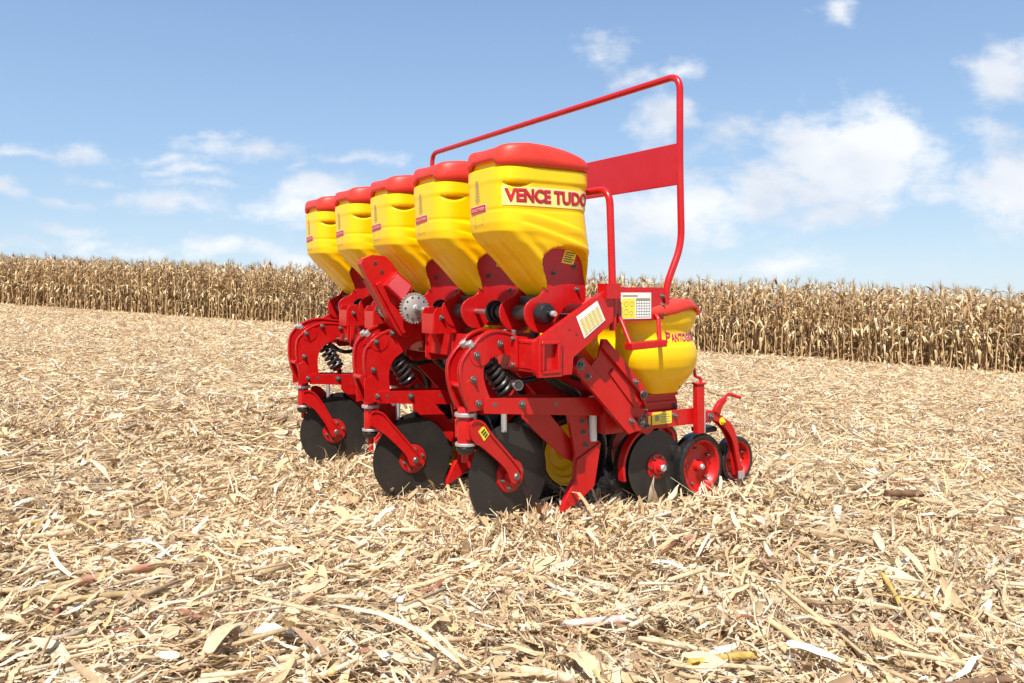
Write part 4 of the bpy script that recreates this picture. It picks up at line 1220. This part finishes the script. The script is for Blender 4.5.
# ------------------------------------------------------------------ standing corn
def corn_variant(seed):
    g = np.random.default_rng(seed)
    H = g.uniform(1.66, 2.06)
    lean = g.normal(0, .07, 2)
    ax = lambda z: (lean[0] * (z / H) ** 2 * 2 + .012 * math.sin(z * 5 + seed), lean[1] * (z / H) ** 2 * 2 + .012 * math.cos(z * 4 + seed))
    out = {}

    def col(c, k=.2): return np.clip(np.array(c) * g.uniform(1 - k, 1 + k), 0, .9)
    # stalk
    V, F, T = [], [], []

    def ringtube(pts, rs, c, S=6):
        o = len(V)
        for p, r in zip(pts, rs):
            for k in range(S): V.append((p[0] + r * math.cos(2 * PI * k / S), p[1] + r * math.sin(2 * PI * k / S), p[2])); T.append(c)
        for i in range(len(pts) - 1):
            for k in range(S): F.append((o + i * S + k, o + i * S + (k + 1) % S, o + (i + 1) * S + (k + 1) % S, o + (i + 1) * S + k))

    def take(name):
        out[name] = (np.array(V), np.array(F), np.array(T)); V.clear(); F.clear(); T.clear()
    zs = []; z = -.04
    while z < H: zs += [z, z + .012]; z += .17
    zs.append(H)
    ringtube([(*ax(max(z, 0)), z) for z in zs], [(.0175 - .011 * max(z, 0) / H) * (1.22 if i % 2 == 0 else 1) for i, z in enumerate(zs)], col((.50, .34, .165), .18))
    take('stalk')

    def leaf(p, az, L, W, up, drop, tw, c, K=8):
        """strap leaf rising, folding over and hanging"""
        o = len(V); x = y = 0.0; pos = np.array(p, float); ang = up
        d = np.array((math.cos(az), math.sin(az)))
        kink = g.integers(1, 5)
        for k in range(K):
            t = k / (K - 1)
            w = W * (min(1, .45 + 3 * t) * (1 - t ** 2.2 * .93)) * .5
            tz = az + PI / 2 + tw * t + g.normal(0, .15)
            side = np.array((math.cos(tz), math.sin(tz), g.normal(0, .35))) * w
            nrm = np.array((0, 0, w * .6))
            V.extend([tuple(pos - side), tuple(pos - nrm * (.5 if k else .1)), tuple(pos + side)]); T.extend([c * g.uniform(.88, 1.1) for _ in range(3)])
            st = L / (K - 1)
            pos = pos + np.array((d[0] * math.cos(ang), d[1] * math.cos(ang), math.sin(ang))) * st
            ang = max(ang - drop * (2.2 if k == kink else .55) * g.uniform(.6, 1.4), -1.62)
        for k in range(K - 1):
            for j in (0, 1): F.append((o + k * 3 + j, o + k * 3 + j + 1, o + k * 3 + j + 4, o + k * 3 + j + 3))
    az = g.uniform(0, 6.3)
    LC = [(.53, .365, .18), (.59, .425, .225), (.41, .26, .12), (.68, .525, .32), (.30, .18, .09)]
    nl = g.integers(12, 15)
    for i in range(nl):
        z = .22 + (H - .30) * (i / (nl - 1)) ** .9
        low = z < .75
        leaf((*ax(z), z), az + g.normal(0, .45), g.uniform(.35, .62) * (.8 if low else 1), g.uniform(.045, .088), g.uniform(-.3, .5) if low else g.uniform(.4, 1.2), g.uniform(.5, .9) if low else g.uniform(.3, .75), g.normal(0, .9), col(LC[g.integers(0, 5)], .18))
        az += PI
    # sheath tatters hugging the stalk
    for i in range(5):
        z = g.uniform(.1, 1.0); leaf((*ax(z), z), g.uniform(0, 6.3), g.uniform(.12, .3), g.uniform(.02, .04), -.9, .5, g.normal(0, 1), col(LC[g.integers(0, 5)], .2), 4)
    take('foliage')
    # ear in its husk
    ez = g.uniform(.85, 1.12); ea = g.uniform(0, 6.3); ed = g.choice([.5, -.9, -1.2, -.6])
    d = np.array((math.cos(ea) * math.cos(ed), math.sin(ea) * math.cos(ed), math.sin(ed))); s1 = np.array((-math.sin(ea), math.cos(ea), 0)); s2 = np.cross(d, s1)
    base = np.array((*ax(ez), ez)); c = col((.74, .60, .37), .12)
    for k, (t, r) in enumerate(((0, .012), (.03, .022), (.09, .030), (.15, .027), (.20, .018), (.24, .006))):
        for j in range(7):
            q = base + d * (t + .01) + (s1 * math.cos(2 * PI * j / 7) + s2 * math.sin(2 * PI * j / 7)) * r * g.uniform(.9, 1.1)
            V.append(tuple(q)); T.append(c * g.uniform(.9, 1.08))
    for k in range(5):
        for j in range(7): F.append((k * 7 + j, k * 7 + (j + 1) % 7, (k + 1) * 7 + (j + 1) % 7, (k + 1) * 7 + j))
    for j in range(3): leaf(tuple(base + d * .06), ea + g.normal(0, .8), .2, .045, ed + g.normal(.2, .4), .35, .5, c * g.uniform(.85, 1.1), 5)
    take('ear')
    # tassel
    tp = np.array((*ax(H), H)); c = col((.52, .39, .22), .15)
    for j in range(7):
        aa = g.uniform(0, 6.3); sp = 0 if j == 0 else g.uniform(.15, .6); Lt = g.uniform(.16, .27)
        p0 = tp + np.array((0, 0, -.02)); p1 = p0 + np.array((math.cos(aa) * math.sin(sp), math.sin(aa) * math.sin(sp), math.cos(sp))) * Lt * .6
        p2 = p1 + np.array((math.cos(aa) * math.sin(sp * 1.6), math.sin(aa) * math.sin(sp * 1.6), math.cos(sp * 1.6))) * Lt * .4
        ringtube([p0, p1, p2], [.0045, .0042, .0015], c, 4)
    take('tassel')
    return out


def build_corn():
    nv = 9
    vs = [corn_variant(40 + i) for i in range(nv)]
    mesh = [{k: np_mesh('corn_' + k, *v) for k, v in d.items()} for d in vs]
    for d in mesh:
        for me in d.values(): me.materials.append(M['corn'])
    L_ = np.linalg.norm(LB - LA)
    spots = []
    for row in range(11):
        s = -7.0
        while s < L_ + 5:
            p = LA + LD * s + LN * (row * .55 + rng.normal(0, .05))
            if rng.random() > .03: spots.append((p[0], p[1], row))
            s += rng.uniform(.13, .23)
    # the plants that show largest: front row in view, nearest first
    front = [q for q in spots if q[2] == 0 and abs(q[0] / q[1]) < .66]
    second = sorted([q for q in spots if q[2] == 1 and abs(q[0] / q[1]) < .63], key=lambda q: q[1])
    front.sort(key=lambda q: q[1])
    chosen = (front + second)[:300]
    ch = set((q[0], q[1]) for q in chosen)
    for x, y, row in chosen:
        i = int(rng.integers(nv))
        o = bpy.data.objects.new('corn_plant', None); COL.objects.link(o); o.empty_display_size = .1
        o.location = (x, y, float(ground(x, y)) - .01); o.rotation_euler = (rng.normal(0, .045), rng.normal(0, .045), rng.uniform(0, 6.28))
        k = rng.uniform(.93, 1.10); o.scale = (k, k, k)
        tag(o, 'dry tan corn plant standing at the edge of the uncut field' if row == 0 else 'dry tan corn plant standing just behind the edge of the uncut field', 'corn plant', 'corn plants along the field edge' if row == 0 else 'corn plants just behind the field edge')
        for n_, me in mesh[i].items():
            c = bpy.data.objects.new(n_, me); COL.objects.link(c); c.parent = o
    # everything behind them reads as one mass
    Vs, Fs, Ts = [], [], []; off = 0
    rest = [q for q in spots if (q[0], q[1]) not in ch]
    whole = []
    for d in vs:
        v_, f_, t_ = [], [], []; oo = 0
        for k in d.values(): v_.append(k[0]); f_.append(k[1] + oo); t_.append(k[2]); oo += len(k[0])
        whole.append((np.concatenate(v_), np.concatenate(f_), np.concatenate(t_)))
    for x, y, row in rest:
        V, F, T = whole[int(rng.integers(nv))]
        t = rng.uniform(0, 6.28); k = rng.uniform(.93, 1.12); c, s = math.cos(t) * k, math.sin(t) * k
        W = np.column_stack([V[:, 0] * c - V[:, 1] * s + x + V[:, 2] * rng.normal(0, .03), V[:, 0] * s + V[:, 1] * c + y, V[:, 2] * k + float(ground(x, y)) - .01])
        Vs.append(W.astype(np.float32)); Fs.append(F + off); Ts.append(T * rng.uniform(.85, 1.1)); off += len(V)
    o = link('corn_field', np_mesh('corn_field', np.concatenate(Vs), np.concatenate(Fs), np.concatenate(Ts)), (M['corn'],))
    o['kind'] = 'stuff'
    tag(o, 'mass of dry corn standing behind the front plants', 'corn field')


build_corn()


# ------------------------------------------------------------------ single pieces lying on the ground
def tinted(mb, name, c, node=None):
    V = np.array(mb.v, float); n = len(V)
    T = np.tile(np.array(c, float), (n, 1)) * rng.uniform(.93, 1.06, (n, 1))
    me = bpy.data.meshes.new(name); me.from_pydata(mb.v, [], mb.f)
    at = me.attributes.new('tint', 'FLOAT_COLOR', 'POINT'); q = np.ones((n, 4), np.float32); q[:, :3] = T
    if node is not None:
        for i, w in node.items(): q[i, :3] = w
    at.data.foreach_set('color', q.ravel())
    me.polygons.foreach_set('use_smooth', np.ones(len(me.polygons), bool)); me.set_sharp_from_angle(angle=R(45))
    return link(name, me, (M['straw'],))


def stalk_piece(p, q, r, c, label, band=None, lift=.055, cat='corn stalk', bend=.02):
    P_, Q_ = np.array(p, float), np.array(q, float); n = 9; S = 10
    path, rad = [], []
    nrm = np.array((-(Q_ - P_)[1], (Q_ - P_)[0]))
    z0, z1 = float(ground(*p)), float(ground(*q))
    zt = [z0 + (z1 - z0) * k / (n - 1) for k in range(n)]
    zl = max([float(ground(*(P_ + (Q_ - P_) * k / (n - 1)))) - zt[k] for k in range(n)])
    for k in range(n):
        t = k / (n - 1); xy = P_ + (Q_ - P_) * t + nrm * bend * math.sin(PI * t)
        path.append((xy[0], xy[1], zt[k] + max(zl, 0) * .6 + lift + r))
        rad.append(r * (1.28 if k in (3, 6) else 1.0) * random.uniform(.95, 1.05))
    mb = MB(); mb.tube(path, rad, S)
    for i in list(range(S)) + list(range((n - 1) * S, n * S)):               # ragged breaks
        x, y, z = mb.v[i]; mb.v[i] = (x + random.gauss(0, r * .35), y + random.gauss(0, r * .35), z + random.gauss(0, r * .15))
    node = {}
    for k in (3, 6):
        for j in range(S): node[k * S + j] = np.array(band if band is not None else c) * .72 if band is None else band
    o = tinted(mb, 'corn_stalk_piece', c, node)
    tag(o, label, cat)
    return o


def leaf_piece(p, q, w, c, label, lift=.07, arch=.02, name='corn_husk_piece', cat='corn husk', tilt=.0, K=12, cup=.25):
    P_, Q_ = np.array(p, float), np.array(q, float); d = Q_ - P_; L_ = np.linalg.norm(d); nrm = np.array((-d[1], d[0])) / L_
    mb = MB(); vs = []; J = 5
    for k in range(K):
        t = k / (K - 1); xy = P_ + d * t + nrm * .06 * L_ * math.sin(3 * t)
        z = float(ground(*xy)) * .3 + (float(ground(*p)) * (1 - t) + float(ground(*q)) * t) * .7 + lift + arch * math.sin(PI * t)
        ww = w * .5 * (.35 + .65 * math.sin(PI * min(1, .12 + t * .85)) ** .6)
        for j in range(J):
            u = (j / (J - 1) - .5) * 2
            vs.append((xy[0] + nrm[0] * ww * u, xy[1] + nrm[1] * ww * u, z + cup * ww * u * u + tilt * ww * u + random.gauss(0, w * .03)))
    mb.add(vs, [[k * J + j, k * J + j + 1, (k + 1) * J + j + 1, (k + 1) * J + j] for k in range(K - 1) for j in range(J - 1)])
    o = tinted(mb, name, c); o.modifiers.new('thickness', 'SOLIDIFY').thickness = .0012
    tag(o, label, cat)
    return o


TAN, CRM, WHT, BRN, YEL = (.60, .43, .22), (.74, .60, .38), (.82, .76, .66), (.27, .16, .09), (.66, .45, .12)
stalk_piece((-1.38, 2.35), (-1.14, 2.76), .0095, (.66, .49, .27), 'long tan stalk with a reddish middle at the lower left, under the white husk ribbon', (.58, .26, .17))
stalk_piece((-1.25, 2.31), (-1.02, 2.49), .0085, (.58, .42, .20), 'brownish yellow stalk lying just below the long reddish one at the lower left')
stalk_piece((-1.43, 2.33), (-1.34, 2.55), .008, (.48, .34, .17), 'dull brown stalk at the far lower left edge, left of the long reddish one')
stalk_piece((.15, 2.45), (.37, 2.41), .0105, WHT, 'thick white stalk with a pink joint lying below the planter', (.72, .42, .36), .035)
stalk_piece((.14, 2.93), (.38, 2.74), .0085, CRM, 'pale slanting stalk just in front of the shank point, right of the near cutting disc', None, .04)
stalk_piece((.44, 2.03), (.63, 2.12), .009, YEL, 'yellow brown stalk at the bottom edge, right of centre')
stalk_piece((.03, 2.08), (.15, 2.0), .012, (.76, .60, .40), 'short thick cream stalk butt at the bottom centre edge')
stalk_piece((.74, 2.36), (.81, 2.19), .009, (.72, .55, .30), 'short tan stalk pointing down towards the white flake at the lower right')
stalk_piece((1.11, 2.09), (1.33, 2.19), .010, BRN, 'dark brown rotten stalk at the bottom right')
stalk_piece((1.06, 2.28), (1.29, 2.26), .007, CRM, 'thin cream stalk lying level above the dark brown one at the bottom right')
stalk_piece((1.23, 3.39), (1.46, 3.27), .010, (.52, .37, .21), 'tan stalk lying farthest back among the stalks on the right')
stalk_piece((1.09, 3.13), (1.13, 2.94), .008, TAN, 'stubby tan stalk pointing at the camera on the right')
stalk_piece((1.10, 2.74), (1.27, 2.67), .006, CRM, 'thin pale stalk beside the yellow one on the right')
stalk_piece((1.29, 2.86), (1.27, 2.68), .007, YEL, 'short yellow stalk standing out beside a thin pale one on the right')
stalk_piece((1.80, 3.95), (1.99, 3.99), .016, (.22, .12, .07), 'dark brown chunk of stalk at the far right')
stalk_piece((-.80, 2.49), (-.47, 2.33), .006, (.70, .55, .33), 'thin tan stalk left of the long pale leaf at the lower centre')
stalk_piece((.35, 2.25), (.49, 2.16), .007, CRM, 'short cream stalk below and right of the white stalk with a pink joint')
leaf_piece((-1.38, 2.79), (-1.15, 2.77), .022, WHT, 'white curled husk ribbon arching over the long reddish stalk', .085, .045)
leaf_piece((-.75, 2.02), (-.72, 2.20), .045, (.72, .56, .34), 'broad tan husk splinter at the bottom left edge', .075, .01)
leaf_piece((.50, 2.96), (.61, 2.90), .035, WHT, 'small bright white husk chip in front of the press wheel', .08, .012)
leaf_piece((.73, 2.18), (.86, 2.13), .045, (.86, .84, .80), 'large white husk flake lying at the lower right', .085, .004, cup=.08)
leaf_piece((-.53, 2.42), (-.14, 2.07), .024, (.78, .68, .48), 'long pale leaf slanting down to the bottom at the lower centre', .075, .02)
leaf_piece((.13, 2.17), (.20, 1.99), .055, (.78, .62, .36), 'wide yellowish husk at the bottom edge, below the white stalk', .075, .02)
